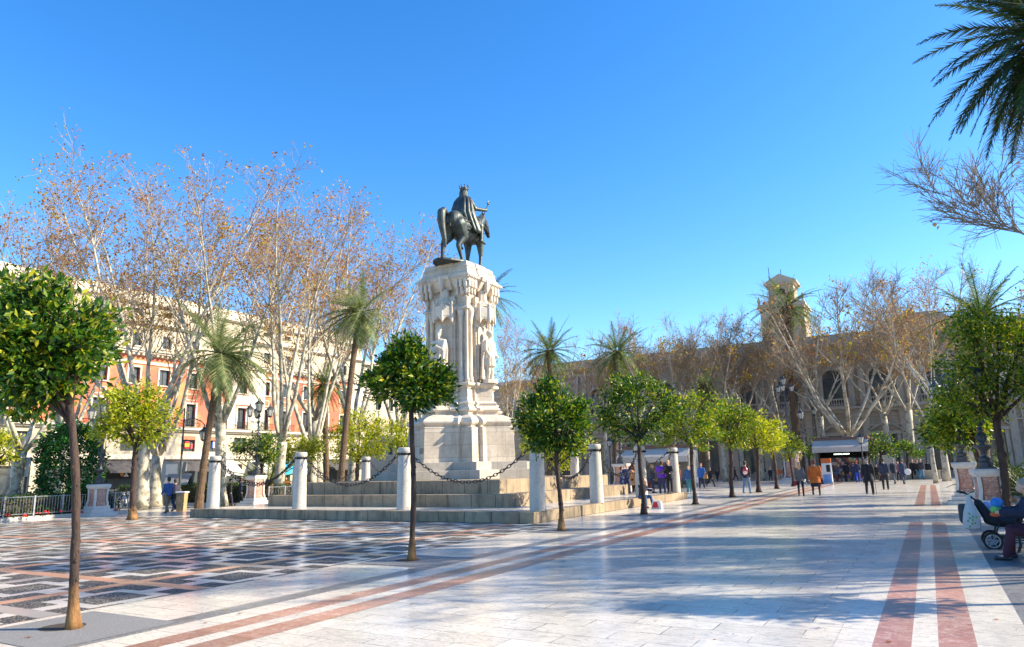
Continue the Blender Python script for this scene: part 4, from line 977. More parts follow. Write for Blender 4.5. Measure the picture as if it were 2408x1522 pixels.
# hedges
def hedge(x0,x1,y0,y1,z0,h,label,dens=420):
    t=thing('hedge',label,'hedge',((x0+x1)/2,(y0+y1)/2,z0),0,'clipped hedges round the garden beds')
    W,D=x1-x0,y1-y0; m=MB(); m.box(-W/2+.1,W/2-.1,-D/2+.1,D/2-.1,0,h-.1); m.build('stems',MAT['soil'],t)
    n=int(dens*(2*h*(W+D)+W*D)); f=rng.integers(0,5,n); A=rng.uniform(-.5,.5,(n,3)); P=A*np.array([W,D,h])+np.array([0,0,h/2])
    area=np.array([h*D,h*D,h*W,h*W,W*D]); f=rng.choice(5,size=n,p=area/area.sum())
    P[f==0,0]=-W/2; P[f==1,0]=W/2; P[f==2,1]=-D/2; P[f==3,1]=D/2; P[f==4,2]=h; P+=rng.normal(size=P.shape)*.05
    meshobj('foliage',leaf_mesh('leaves',P,.11,MAT['hedge'],asp=.6,outc=np.array([0,0,0.])),t)
hedge(-41.5,-38.9,10,24.0,.12,.95,'clipped hedge behind the railing at the left edge',170)
hedge(-52,-38.2,31.9,33.1,.12,1.2,'low clipped hedge with a dark front, between the path and the lamp pedestal',200)
hedge(-38.2,-37.5,34,60,.12,1.1,'clipped hedge running back behind the railing left of the monument',110)
hedge(3.6,5.0,34,60,.12,1.0,'dark hedge behind the benches at the right',90)
hedge(4.2,5.2,14,26,.12,1.0,'dark hedge behind the near bench at the right edge',100)
# undergrowth with red flowers behind the left railing
nf=60; P=np.stack([rng.uniform(-38.9,-38.3,nf*8),rng.uniform(11,24,nf*8),rng.uniform(.15,.7,nf*8)],1)
o=meshobj('flower_bed',leaf_mesh('leaves',P,.16,MAT['hedge'],asp=.6),None); tag(o,'low green bedding plants behind the left railing','flower bed',kind='stuff')
MAT['red_flower']=plain('red_flowers',(.62,.02,.02),.6,.1,3)
fx=random.Random(3)
m=MB()
for k in range(26):
    y=fx.uniform(12,24); x=-38.15+fx.uniform(-.12,.02); z=.2+fx.uniform(0,.15)
    for j in range(6): m.ell((x+fx.uniform(-.05,.05),y+fx.uniform(-.07,.07),z+fx.uniform(-.04,.05)),(.035,.035,.03),6,4)
tag(m.build('red_flowers',MAT['red_flower']),'scattered red blooms at the foot of the left railing','flowers',kind='stuff')
# fallen leaves on the marble
P=[]
for k in range(150):
    p=at(fx.uniform(0,2400),1180+340*fx.random()**1.5); P.append((p.x,p.y,.012))
P=np.array(P); me=leaf_mesh('leaves',P,.07,MAT['leaf_plane'],asp=.7,up=0,fold=.1)
v=np.zeros(len(me.vertices)*3,dtype=np.float32); me.vertices.foreach_get('co',v); v=v.reshape(-1,3); v[:,2]=.012+np.abs(v[:,2]-.012)*.12; me.vertices.foreach_set('co',v.ravel())
tag(meshobj('fallen_leaves',me,None),'few dry leaves scattered over the marble floor','fallen leaves',kind='stuff')
# ================================================================ buildings (local frame: x along the facade, front face looks to -y)
def wallgrid(mb,u0,u1,z0,z1,centers,w,zb,zt,th=.45,yf=0.0):
    cs=[c for c in centers if c-w/2>u0 and c+w/2<u1]
    if zb>z0: mb.box(u0,u1,yf,yf+th,z0,zb)
    if zt<z1: mb.box(u0,u1,yf,yf+th,zt,z1)
    e=u0
    for c in cs: mb.box(e,c-w/2,yf,yf+th,zb,zt); e=c+w/2
    mb.box(e,u1,yf,yf+th,zb,zt)
def win_mesh(w,h,frame_mat,mull=1,trans=(.33,),sur=0,surmat=None,fr=.07,shut=False):
    m=MB(); d=.06
    m.box(-w/2,-w/2+fr,0,d,0,h).box(w/2-fr,w/2,0,d,0,h).box(-w/2+fr,w/2-fr,0,d,0,fr).box(-w/2+fr,w/2-fr,0,d,h-fr,h)
    for k in range(mull): x=-w/2+w*(k+1)/(mull+1); m.box(x-.03,x+.03,-.005,d,fr,h-fr)
    for t in trans: m.box(-w/2+fr,w/2-fr,.005,d-.005,h*t-.025,h*t+.025)
    f=mesh_of(m,frame_mat)
    m=MB(); m.box(-w/2+.02,w/2-.02,.075,.09,.02,h-.02); p=mesh_of(m,MAT['glass'])
    s=None
    if sur:
        m=MB(); o=sur; m.box(-w/2-o,-w/2,-.33,-.24,-.02,h).box(w/2,w/2+o,-.33,-.24,-.02,h).box(-w/2-o,w/2+o,-.34,-.24,h,h+o).box(-w/2-o-.08,w/2+o+.08,-.42,-.24,-.14,-.02)
        s=mesh_of(m,surmat)
    return f,p,s
def put_win(b,mesh,x,z,y=.25,sill=None):
    f=meshobj('window',mesh[0],b); f.location=(x,y,z); p=meshobj('pane',mesh[1],f)
    if mesh[2]: s=meshobj('surround',mesh[2],f)
    return f
MAT['frame_d']=plain('dark_window_frame',(.10,.085,.075),.5,.1,3)
MAT['frame_w']=plain('pale_window_frame',(.55,.53,.48),.5,.08,3)
MAT['blind']=plain('rolled_blind',(.45,.16,.08),.7,.1,3)
BX0=-80
B=thing('corner_building','long cream and pink five storey building along the left side of the plaza','building',(BX0,0,0),PI/2)
cols=[22.6+3.9*k for k in range(17)]; cols=[c for c in cols if c<88.5]
pil=[64.0,65.0]
U0,U1=8.0,89.5
m=MB(); wallgrid(m,U0,U1,4.0,8.0,cols,1.95,5.0,6.9); 
wallgrid(m,U0,U1,16.2,20.4,cols,1.25,17.4,18.95); wallgrid(m,U0,U1,20.4,22.9,cols,1.15,21.35,21.95,yf=.25)
m.box(U0,U1,8,8.4,8,22.8); m.box(U0,U0+.4,.5,8,0,22.8); m.box(U1-.4,U1,.5,8,0,22.8); m.box(U0,U1,.7,8,22.7,22.9)
m.build('wall',MAT['cream'],B)
m=MB(); wallgrid(m,U0,U1,8.0,12.3,cols,1.35,8.1,10.9); wallgrid(m,U0,U1,12.3,16.2,cols,1.4,12.9,14.8); m.build('pink_wall',MAT['pink'],B)
m=MB()
for (a,b_) in ((8,30.5),(63.2,69.3),(86.5,89.5)):
    m=MB()
    holes=[c for c in cols if a<c<b_]; e=a
    for c in holes+[None]:
        x1=(c-1.05) if c else b_
        if x1>e: m.box(e,x1,-.12,-.003,8.02,16.18)
        e=(c+1.05) if c else b_
    for c in holes: m.box(c-1.05,c+1.05,-.12,-.003,11.3,12.6); m.box(c-1.05,c+1.05,-.12,-.003,15.1,16.18)
    m.build('cream_bay',MAT['cream2'],B,bevel=.02)
m=MB(); m.box(U0,U1,-.35,.0,4.05,4.35).box(U0,U1,-.22,0,4.35,4.6).box(U0,U1,-.6,0,7.62,7.9).box(U0,U1,-.3,0,7.4,7.62)
m.box(U0,U1,-.13,-.003,15.25,15.6)
m.box(U0,U1,-.35,0,16.35,16.5).box(U0,U1,-.75,0,16.5,16.72).box(U0,U1,-.95,0,16.72,16.86)
m.box(U0,U1,-.3,0,20.0,20.15).box(U0,U1,-.6,.25,20.15,20.42).box(U0,U1,-.1,.25,22.5,22.62).box(U0,U1,-.3,.3,22.62,22.9).box(U0,U1,.35,.7,22.9,24.0).box(U0,U1,.28,.76,24.0,24.12)
m.build('ledges',MAT['cream2'],B,bevel=.02)
m=MB(); y=U0+.2
while y<U1: m.box(y,y+.28,-.62,-.33,16.22,16.5); y+=.62
tag(m.build('dentils',MAT['cream2'],B),kind='stuff')
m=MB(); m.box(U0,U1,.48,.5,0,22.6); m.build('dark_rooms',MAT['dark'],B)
W1=win_mesh(1.95,1.9,MAT['frame_d'],1,(.45,)); W2=win_mesh(1.35,2.8,MAT['frame_d'],1,(.78,),.22,MAT['cream2']); W3=win_mesh(1.4,1.9,MAT['frame_d'],1,(.5,),.2,MAT['cream2']); W4=win_mesh(1.25,1.55,MAT['frame_d'],1,(),.12,MAT['cream2']); W5=win_mesh(1.15,.6,MAT['frame_d'],1,())
m=MB(); m.box(-1.15,1.15,-.75,-.68,.98,1.04).box(-1.15,1.15,-.75,-.68,.05,.1)
for k in range(21): x=-1.12+k*.112; m.box(x-.012,x+.012,-.73,-.70,.1,.98)
RAIL=mesh_of(m,MAT['iron'])
m=MB(); m.box(-.9,.9,-.06,-.003,0,.9); PANF=mesh_of((lambda q:(q.box(-.72,-.62,-.05,-.004,0,.85).box(.62,.72,-.05,-.004,0,.85).box(-.62,.62,-.05,-.004,0,.1).box(-.62,.62,-.05,-.004,.75,.85)))(MB()),MAT['cream2'])
for i,c in enumerate(cols):
    for W,z in ((W1,5.0),(W2,8.1),(W3,12.9),(W4,17.4),(W5,21.35)):
        if W is W5 and i%1: continue
        put_win(B,W,c,z,.25 if W is not W5 else .45)
    r=meshobj('balcony_rail',RAIL,B); r.location=(c,.1,7.9)
    if 30.5<c<63.2 or 69.3<c<86.5: o=meshobj('panel_frame',PANF,B); o.location=(c,0,11.35)
# shop floor
m=MB(); 
piers=[U0,16,24,32.2,40.1,46.2,52,60.2,66.5,70.6,75,80.5,85,U1]
for p in piers: m.box(p-.45,p+.45,-.05,.5,0,4.0)
m.box(U0,U1,0,.5,3.4,4.0); m.build('shop_piers',MAT['cream'],B,bevel=.02)
m=MB(); m.box(U0,U1,.42,.46,0,3.4)
m.build('shop_glass',MAT['glass'],B)
m=MB()
for k in range(40):
    x=U0+1+k*2.0; m.box(x,x+.07,.34,.42,0,3.4)
m.box(U0,U1,.35,.42,2.6,2.68); m.build('shop_frames',MAT['frame_d'],B)
def awning(b,x0,x1,z0,z1,dep,mat,name='awning',val=.0):
    m=MB(); m.rings([[(x0,-.03,z1),(x0,-dep,z0),(x0,-dep,z0-.03),(x0,-.03,z1-.04)],[(x1,-.03,z1),(x1,-dep,z0),(x1,-dep,z0-.03),(x1,-.03,z1-.04)]])
    if val: m.box(x0,x1,-dep-.015,-dep+.01,z0-val,z0)
    for s in (x0,x1): m.add([(s,-.03,z1-.04),(s,-dep,z0-.03),(s,-.03,z0-.03)],[(0,1,2)])
    m.build(name,mat,b)
MAT['aw_grey']=plain('grey_awning_cloth',(.075,.07,.07),.8,.1,3); MAT['aw_white']=plain('white_awning_cloth',(.66,.64,.62),.8,.08,3); MAT['aw_blue']=plain('blue_awning_cloth',(.03,.38,.62),.7,.1,3)
awning(B,46.7,59.6,2.75,3.95,2.2,MAT['aw_grey'],val=.25); awning(B,60.8,64.6,2.5,3.95,1.9,MAT['aw_white'],val=.55); awning(B,67,69.6,2.5,3.9,1.8,MAT['aw_white'],val=.4)
awning(B,72.0,74.4,2.6,3.8,1.2,MAT['aw_blue'],val=.7); awning(B,75.6,79.6,2.6,3.8,1.2,MAT['aw_blue'],val=.7); awning(B,81,89,2.6,3.9,2.6,MAT['aw_grey'],val=.2)
def text(s,parent,loc,size,mat,rot=(PI/2,0,0),name='lettering',ext=.01):
    cu=bpy.data.curves.new(name,'FONT'); cu.body=s; cu.size=size; cu.extrude=ext; cu.align_x='CENTER'; cu.align_y='CENTER'; cu.materials.append(mat)
    o=bpy.data.objects.new(name,cu); COL.objects.link(o); o.parent=parent; o.location=loc; o.rotation_euler=rot
    dg=bpy.context.evaluated_depsgraph_get(); me=bpy.data.meshes.new_from_object(o.evaluated_get(dg)); me.materials.clear(); me.materials.append(mat)
    n=bpy.data.objects.new(name,me); COL.objects.link(n); n.parent=parent; n.location=loc; n.rotation_euler=rot; bpy.data.objects.remove(o); return n
m=MB(); m.box(47,59.3,-.02,.35,2.35,2.75); 
m.box(47,59.3,.1,.3,1.9,2.75); m.build('sign_board',MAT['dark'],B)
text('ru',B,(52.6,-.05,2.35),.75,MAT['white_paint']); text('cion',B,(55.8,-.05,2.35),.75,MAT['white_paint'])
for x in (49.7,58.3):
    m=MB(); m.add([(x-.1,-.06,2.1),(x+.55,-.06,2.1),(x+.22,-.06,2.55)],[(0,1,2)]); m.build('sign_emblem',MAT['white_paint'],B)
    m=MB(); m.add([(x-.55,-.06,2.35),(x-.3,-.06,2.1),(x-.05,-.06,2.35),(x-.3,-.06,2.6)],[(0,1,2,3)]); m.build('sign_emblem',plain('orange_emblem',(.7,.25,.03),.6,.1),B)
text('11',B,(74.0,-1.24,2.25),.6,MAT['white_paint']); text('11',B,(76.3,-1.24,2.25),.6,MAT['white_paint'])
# flags and posters in two windows of the low upper floor
cF=min(cols,key=lambda c:abs(c-57.7)); cG=min(cols,key=lambda c:abs(c-61.5))
red=MAT['red_flower']; yel=plain('flag_yellow',(.75,.45,.02),.7,.1); blu=plain('flag_blue',(.03,.08,.4),.7,.1)
for c,bars in ((cF,((-.32,.32,1.0,1.25,red),(-.32,.32,.62,1.0,yel),(-.32,.32,.4,.62,red),(-.1,.12,1.25,1.5,blu))),(cG,((-.3,-.1,.5,1.4,blu),(-.1,.1,.5,1.4,MAT['white_paint']),(.1,.3,.5,1.4,red)))):
    for x0,x1,z0,z1,mt in bars: MB().box(c+x0,c+x1,.2,.22,5+z0,5+z1).build('hung_flag',mt,B)
    MB().box(c-.95,c+.95,-.06,.24,6.45,6.89).build('rolled_blind',MAT['blind'],B)
for dx in (-.75,.62): MB().box(cF+dx-.12,cF+dx+.16,.19,.21,5.35,6.0).build('poster',plain('poster_red',(.5,.08,.1),.6,.2),B)
# neighbour beyond
B2=thing('building','cream building with plain upper floors beyond the far end of the pink one','building',(-84,92,0),PI/2)
cc=[2.5+3.6*k for k in range(9)]
m=MB(); z=0
for (z0,z1,zb,zt) in ((4,8,5,7),(8,12,8.8,11),(12,16,12.8,15),(16,20.5,16.8,19)): wallgrid(m,0,34,z0,z1,cc,1.3,zb,zt)
m.box(0,34,8,8.4,0,20.5).box(0,.4,.5,8,0,20.5).box(33.6,34,.5,8,0,20.5).box(0,34,.5,8,20.3,20.5).box(0,34,0,.45,0,4)
m.build('wall',MAT['cream'],B2); m=MB(); m.box(0,34,-.4,0,7.8,8.05).box(0,34,-.5,0,15.8,16.1).box(0,34,-.7,.3,20.5,21.0); m.build('ledges',MAT['cream2'],B2)
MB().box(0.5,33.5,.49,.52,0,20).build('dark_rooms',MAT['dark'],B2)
Wn=win_mesh(1.3,2.2,MAT['frame_d'],1,(.5,),.15,MAT['cream2'])
for c in cc:
    for z in (4.9,8.8,12.8,16.8): put_win(B2,Wn,c,z)
# ---------------------------------------------------------------- town hall
T=thing('town_hall','long brown stone town hall in shade with arched upper windows and balconies','building',(0,95,0),0)
X0,X1=-50.3,36
bays=[-3.9+5.2*k for k in range(-8,8)]
def arch_fill(m,xc,w,zs,zt,y0,y1,n=8):
    r=w/2
    for s in (-1,1):
        for k in range(n):
            a0=PI/2*k/n;a1=PI/2*(k+1)/n; x0=xc+s*r*math.cos(a0);x1=xc+s*r*math.cos(a1); z0=zs+r*math.sin(a0); z1=zs+r*math.sin(a1)
            m.rings([[(x0,y,z0),(x1,y,z1),(x1,y,zt),(x0,y,zt)] for y in (y0,y1)])
m=MB(); wallgrid(m,X0,X1,8.2,16.2,bays,2.3,8.7,12.95,.6)
for c in bays: 
    if X0<c<X1: arch_fill(m,c,2.3,11.8,12.95,.0,.6)
wallgrid(m,X0,X1,0,8.2,bays,2.2,.6,4.9,.6)
m.box(X0,X0+.5,.6,14,0,16.2).box(X1-.5,X1,.6,14,0,16.2).box(X0,X1,13.5,14,0,16.2).box(X0,X1,.6,14,16.0,16.2); m.build('wall',MAT['hall'],T)
m=MB(); m.box(X0-.2,X1,-.9,.0,8.0,8.3).box(X0-.2,X1,-.4,0,7.6,8.0).box(X0-.2,X1,-.25,0,5.9,6.1)
m.box(X0-.3,X1,-.25,0,14.9,15.3).box(X0-.3,X1,-.5,0,15.7,15.95).box(X0-.5,X1,-1.0,0,15.95,16.35).box(X0-.3,X1,-.3,.3,16.35,17.15).box(X0-.35,X1,-.36,.36,17.15,17.3); m.build('ledges',MAT['hall_trim'],T,bevel=.03)
m=MB()
for c in bays:
    for s in (-1,1):
        x=c+s*2.0
        m.box(x-.32,x+.32,-.28,0,8.3,14.4).box(x-.42,x+.42,-.36,0,14.4,14.9).box(x-.4,x+.4,-.34,0,8.3,8.9); m.box(x-.38,x+.38,-.22,0,.6,7.0).box(x-.48,x+.48,-.3,0,7.0,7.6).box(x-.46,x+.46,-.3,0,0,.6)
m.build('pilasters',MAT['hall_trim'],T,bevel=.02)
def per_bay(fn,name):
    q=MB(); fn(q); me=mesh_of(q,MAT['hall_trim'])
    for c in bays:
        if X0+1.5<c<X1-1.5: o=meshobj(name,me,T); o.location=(c,0,0)
bays_=bays; c=0.0; m=MB()
for _ in (0,):
    n=12
    for k in range(n):
        a0=PI*k/n;a1=PI*(k+1)/n; m.rings([[(c+r_*math.cos(a),y,11.8+r_*math.sin(a)) for r_,a in ((1.15,a0),(1.45,a0),(1.45,a1),(1.15,a1))] for y in (-.16,-.003)])
    m.box(c-1.45,c-1.15,-.16,-.003,8.7,11.8).box(c+1.15,c+1.45,-.16,-.003,8.7,11.8)
    m_=m; m=MB()
    m.box(c-1.45,c-1.1,-.15,-.003,.6,4.9).box(c+1.1,c+1.45,-.15,-.003,.6,4.9).box(c-1.6,c+1.6,-.3,-.003,4.9,5.25)
    for k in range(8):   # segmental hood
        t0=-1+k/4;t1=-1+(k+1)/4; f=lambda t:5.3+.75*(1-t*t)
        m.rings([[(c+1.7*t0,y,f(t0)),(c+1.7*t1,y,f(t1)),(c+1.7*t1,y,f(t1)+.22),(c+1.7*t0,y,f(t0)+.22)] for y in (-.42,-.003)])
SUR=mesh_of(m_,MAT['hall_trim']); SUR2=mesh_of(m,MAT['hall_trim'])
m=MB()
for _ in (0,):
    m.box(c-1.5,c+1.5,-.85,-.6,9.15,9.3).box(c-1.5,c+1.5,-.85,-.6,8.3,8.42)
    for k in range(11): m.lathe([(.05,0),(.1,.2),(.04,.5),(.07,.73)],(c-1.4+k*.28,-.72,8.42),6)
    for s in (-1,1): m.box(c+s*1.62-.14,c+s*1.62+.14,-.87,-.58,8.3,9.36)
BAL=mesh_of(m,MAT['hall_trim'])
for c in bays:
    if X0+1.5<c<X1-1.5:
        o=meshobj('window_surround',SUR,T); o.location=(c,0,0); o=meshobj('door_surround',SUR2,T); o.location=(c,0,0); o=meshobj('balustrade',BAL,T); o.location=(c,0,0)
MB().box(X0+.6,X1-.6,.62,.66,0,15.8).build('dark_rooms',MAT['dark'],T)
WT=win_mesh(2.3,4.2,MAT['frame_d'],1,(.3,.6,.8)); WD=win_mesh(2.2,4.3,MAT['frame_d'],1,(.35,.75))
for c in bays:
    if X0+1.5<c<X1-1.5: put_win(T,WT,c,8.7,.3); put_win(T,WD,c,.6,.3)
# tower
TW=thing('clock_tower','yellow plastered tower with gabled belfry rising behind the town hall roof','tower',(-16.2,112,0),R(0))
m=MB(); m.box(-3.05,3.05,-3.05,3.05,0,24.2); m.build('shaft',MAT['tower'],TW,bevel=.05)
m=MB(); m.box(-3.2,3.2,-3.2,3.2,24.2,24.5).box(-3.4,3.4,-3.4,3.4,24.5,24.85).box(-2.1,2.1,-2.1,2.1,28.1,28.35).box(-2.35,2.35,-2.3,2.3,28.35,28.6)
for s in (-1,1):
    m.rings([[(-3.3,y*3.2,24.85),(3.3,y*3.2,24.85),(0,y*3.9,26.3)] for y in (-1,1)]) if s>0 else None
m.build('cornice',MAT['hall_trim'],TW)
m=MB(); m.box(-1.8,1.8,-1.8,1.8,24.95,28.1); m.build('belfry',MAT['tower'],TW)
m=MB(); m.rings([[(-2.35,y,28.6),(2.35,y,28.6),(0,y,29.8)] for y in (-2.3,2.3)]); m.build('gable_roof',MAT['hall_trim'],TW)
m=MB(); 
for k in range(10):
    a0=PI*k/10;a1=PI*(k+1)/10; m.add([(0,-1.82,26.9),(.7*math.cos(a0),-1.82,26.9+.7*math.sin(a0)),(.7*math.cos(a1),-1.82,26.9+.7*math.sin(a1))],[(0,1,2)])
m.box(-.7,.7,-1.83,-1.7,25.3,26.9); m.box(-.9,.9,-3.08,-2.95,20.0,22.4); m.build('opening_shade_panels',MAT['dark'],TW)  # near-black panels on solid walls stand for shade inside arch and window
for x in (-3.1,3.1): 
    m=MB(); m.lathe([(.2,24.85),(.2,25.2),(.12,25.3),(.25,25.6),(.18,25.95),(.04,26.4)],(x,-3.1,0),8); m.build('finial',MAT['hall_trim'],TW)
m=MB(); m.tube([(.0,0,30.0),(0,0,31.0)],.05,5); m.tube([(-1.4,-2.2,28.6),(-1.4,-2.2,31)],.05,5); m.build('rod',MAT['iron'],TW)
AT=thing('roof_pavilion','low gabled stone attic above the right half of the town hall roof','building',(.6,108,0))
m=MB(); m.box(-6,6,0,6,10,18.6); m.rings([[(-6.5,y,18.6),(6.5,y,18.6),(2.5,y,21.2),(-2.5,y,21.2)] for y in (-.5,6.5)]); m.build('gable',MAT['hall'],AT)
# pale arcaded building left of the hall
A=thing('arcade_building','low cream building with a row of round arched windows, seen just right of the monument','building',(-73,104,0))
bb=[2+2.6*k for k in range(8)]
m=MB(); wallgrid(m,0,22,0,15.9,bb,1.5,9.2,13,.5)
for c in bb: arch_fill(m,c,1.5,12.25,13,0,.5,6)
m.box(0,22,9,9.4,0,15.9).box(0,.4,.5,9,0,15.9).box(21.6,22,.5,9,0,15.9).box(0,22,.5,9,15.7,15.9); m.build('wall',MAT['cream'],A)
m=MB(); m.box(-.3,22.3,-.4,0,8,8.4).box(-.3,22.3,-.6,.2,15.9,16.4).box(-.2,22.2,-.2,0,13.9,14.2); m.build('ledges',MAT['cream2'],A)
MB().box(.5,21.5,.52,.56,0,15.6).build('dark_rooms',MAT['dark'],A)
WA=win_mesh(1.5,3.8,MAT['frame_d'],1,(.4,.75))
for c in bb: put_win(A,WA,c,9.2)
# block closing the right side, behind the trees
RB=thing('side_building','shaded cream building far behind the orange trees at the right edge','building',(38,80,0),-PI/2)
m=MB(); cc=[3+4*k for k in range(18)]
for (z0,z1,zb,zt) in ((0,4.5,.6,3.2),(4.5,9,5.4,7.8),(9,13.5,9.9,12.2)): wallgrid(m,0,74,z0,z1,cc,1.5,zb,zt)
m.box(0,74,9,9.4,0,13.5).box(0,.4,.5,9,0,13.5).box(73.6,74,.5,9,0,13.5).box(0,74,.5,9,13.3,13.5); m.build('wall',MAT['cream'],RB)
m=MB(); m.box(0,74,-.4,0,4.4,4.7).box(0,74,-.7,.2,13.5,14); m.build('ledges',MAT['cream2'],RB)
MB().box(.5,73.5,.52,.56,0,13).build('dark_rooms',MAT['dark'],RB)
# ================================================================ street furniture
MAT['pinkm']=marble('pink_marble',(.34,.13,.085),(.55,.30,.20),(.80,.66,.56),rough=.3,grime=.5)
MAT['pale']=stone('pale_marble',(.66,.60,.54),(.32,.28,.24),.45,0,0,rough=.5)
MAT['lampglass']=plain('lamp_glass',(.62,.60,.52),.25,.1,3,0,0)
MAT['lampglass'].node_tree.nodes['Principled BSDF'].inputs['Transmission Weight'].default_value=.3
def lantern(m,g,c,s=1.0):
    x,y,z=c
    def sqr(r,zz,n=6): return [(x+r*s*math.cos(2*PI*j/n),y+r*s*math.sin(2*PI*j/n),z+zz*s) for j in range(n)]
    m.rings([sqr(.08,-.12),sqr(.16,-.04),sqr(.2,0),sqr(.17,.02)]); m.rings([sqr(.33,.5),sqr(.30,.56),sqr(.12,.72),sqr(.1,.8),sqr(.04,.84)]); m.rings([sqr(.02,.84),sqr(.05,.9),sqr(.01,1.0)])
    for j in range(6):
        a=2*PI*j/6; m.tube([(x+.19*s*math.cos(a),y+.19*s*math.sin(a),z),(x+.31*s*math.cos(a),y+.31*s*math.sin(a),z+.5*s)],.015*s,4)
    q=MB(); q.rings([sqr(.17,.02),sqr(.29,.49)]); g.append(q)
def scroll(m,c,r,ax,sgn=1,t=.02):
    pts=[]; 
    for k in range(14):
        a=PI*1.5*k/13; rr=r*(1-.55*k/13); pts.append((c[0]+ax[0]*sgn*(rr*math.sin(a)),c[1]+ax[1]*sgn*(rr*math.sin(a)),c[2]+r-rr*math.cos(a)))
    m.tube(pts,t,5)
def ped_lamp(pos,label,top,ph=1.75,s=1.0,arms=3,rz=.0,group='lamps on pink marble pedestals'):
    t=thing('pedestal_lamp',label,'street lamp',pos,rz,group)
    w=.42*s
    m=MB(); m.box(-w*2.1,w*2.1,-w*2.1,w*2.1,-.01,.16).box(-w*1.65,w*1.65,-w*1.65,w*1.65,.16,.34).box(-w*1.3,w*1.3,-w*1.3,w*1.3,.34,.5); m.build('stepped_base',MAT['pale'],t,bevel=.015)
    m=MB(); o8=[(w*1.05,-w*.62),(w*1.05,w*.62),(w*.62,w*1.05),(-w*.62,w*1.05),(-w*1.05,w*.62),(-w*1.05,-w*.62),(-w*.62,-w*1.05),(w*.62,-w*1.05)]
    m.prism(o8,[(.5,1.02),(.6,1.0),(.66,.90),(ph-.28,.90),(ph-.24,.95)]); m.build('pedestal',MAT['pinkm'],t,bevel=.01)
    m=MB()
    for sx in (-1,1):
        for sy in (-1,1): m.rings([[(sx*w*k+dx,sy*w*k+dy,z) for dx,dy in ((-.05,-.05),(.05,-.05),(.05,.05),(-.05,.05))] for z,k in ((.5,.98),(.62,.98),(.8,.86),(ph-.45,.86),(ph-.25,.92))])
    m.prism([(w*1.2,-w*1.2),(w*1.2,w*1.2),(-w*1.2,w*1.2),(-w*1.2,-w*1.2)],[(ph-.25,.86),(ph-.16,1.0),(ph-.05,1.04),(ph,.98)]); m.build('corner_scrolls',MAT['pale'],t,bevel=.008)
    m=MB(); z=ph; k=s
    m.box(-.3*k,.3*k,-.3*k,.3*k,z,z+.07*k); m.lathe([(.26*k,.07*k),(.28*k,.25*k),(.2*k,.3*k),(.22*k,.42*k),(.10*k,.5*k),(.08*k,.62*k),(.16*k,.72*k),(.33*k,.86*k),(.35*k,.92*k),(.28*k,.93*k),(.12*k,.95*k)],(0,0,z),28); m.build('urn',MAT['lamp_metal'],t,smooth=False)
    m=MB(); g=[]; zb=z+.93*k; Ht=top-zb
    m.lathe([(.12,0),(.07,.15),(.06,.4),(.11,.5),(.06,.58),(.05,Ht*.45),(.10,Ht*.47),(.05,Ht*.5),(.045,Ht*.78),(.12,Ht*.8),(.05,Ht*.84),(.03,Ht*.86)],(0,0,zb),10)
    for j in range(4):
        a=PI/2*j+PI/4; ax=(math.cos(a),math.sin(a)); scroll(m,(0,0,zb+.08),.24*k,ax,1,.026); scroll(m,(0,0,zb+.62),.17*k,ax,1,.022); scroll(m,(0,0,zb+Ht*.5),.16*k,ax,1,.02)
        m.tube([(.17*ax[0],.17*ax[1],zb+.7),(.15*ax[0],.15*ax[1],zb+Ht*.46)],.02,5)
    if arms:
        for j in range(arms):
            a=2*PI*j/arms+.5; ax=(math.cos(a),math.sin(a)); pts=[(ax[0]*d,ax[1]*d,zb+Ht*.72+h) for d,h in ((0,0),(.25,-.12),(.55,-.1),(.7,.1),(.7,.22))]; m.tube(pts,.022,5); scroll(m,(ax[0]*.3,ax[1]*.3,zb+Ht*.66),.12,ax,1,.014); lantern(m,g,(ax[0]*.7,ax[1]*.7,zb+Ht*.72+.3),.8)
    lantern(m,g,(0,0,zb+Ht*.9),.9)
    m.build('lamp_column',MAT['lamp_metal'],t); [q.build('lantern_glass',MAT['lampglass'],t) for q in g]
    return t
ped_lamp(at(226,1213),'ornate lamp on a pink and white marble pedestal beside the left railing',5.6,1.6,.82)
ped_lamp(at(599,1191),'ornate lamp on a pink pedestal behind the dark round orange tree',6.2,1.85,.9)
ped_lamp(at(2336,1212),'front lamp on a red marble pedestal at the right, behind the pushchair',4.6,1.5,.84,rz=.15)
ped_lamp(at(2279,1186),'rear lamp on a marble pedestal at the right, beyond the first',4.9,1.7,.84)
ped_lamp(at(1866,1137),'tall lamp with a big lantern on a pale pedestal, right of the orange row',9.6,2.9,1.5)
ped_lamp(bx(1462,1120,60),'lamp on a pale pedestal seen between the back bollards',6,2.1,1.2)
def street_lamp(pos,h,label,arm=None,s=1.0,group='cast iron street lamps'):
    t=thing('street_lamp',label,'street lamp',pos,0,group); m=MB(); g=[]
    m.lathe([(.2*s,0),(.2*s,.2),(.13*s,.3),(.12*s,.9),(.16*s,1.0),(.08*s,1.15),(.06*s,h*.6),(.09*s,h*.61),(.05*s,h*.64),(.04*s,h)],n=10)
    if arm:
        for sx in (-1,1):
            m.tube([(0,0,h*.86),(sx*.5,sx*.29,h*.9),(sx*1.0,sx*.57,h*.86),(sx*1.2,sx*.69,h*.82)],.03*s,5)
            for d,r_ in ((.4,.22),(.8,.16)): scroll(m,(sx*d,sx*d*.57,h*.8),r_,(sx*.87,sx*.5),1,.018*s)
            lantern(m,g,(sx*1.2,sx*.69,h*.82-.95),1.0)
    else: lantern(m,g,(0,0,h),1.0*s)
    m.build('post',MAT['lamp_metal'],t); [q.build('lantern_glass',MAT['lampglass'],t) for q in g]
p=bx(421,1160,52); street_lamp(p,hat(960,p.x,p.y),'lamp post with curled brackets and hanging lanterns before the cream bay of the left building',True,1.1)
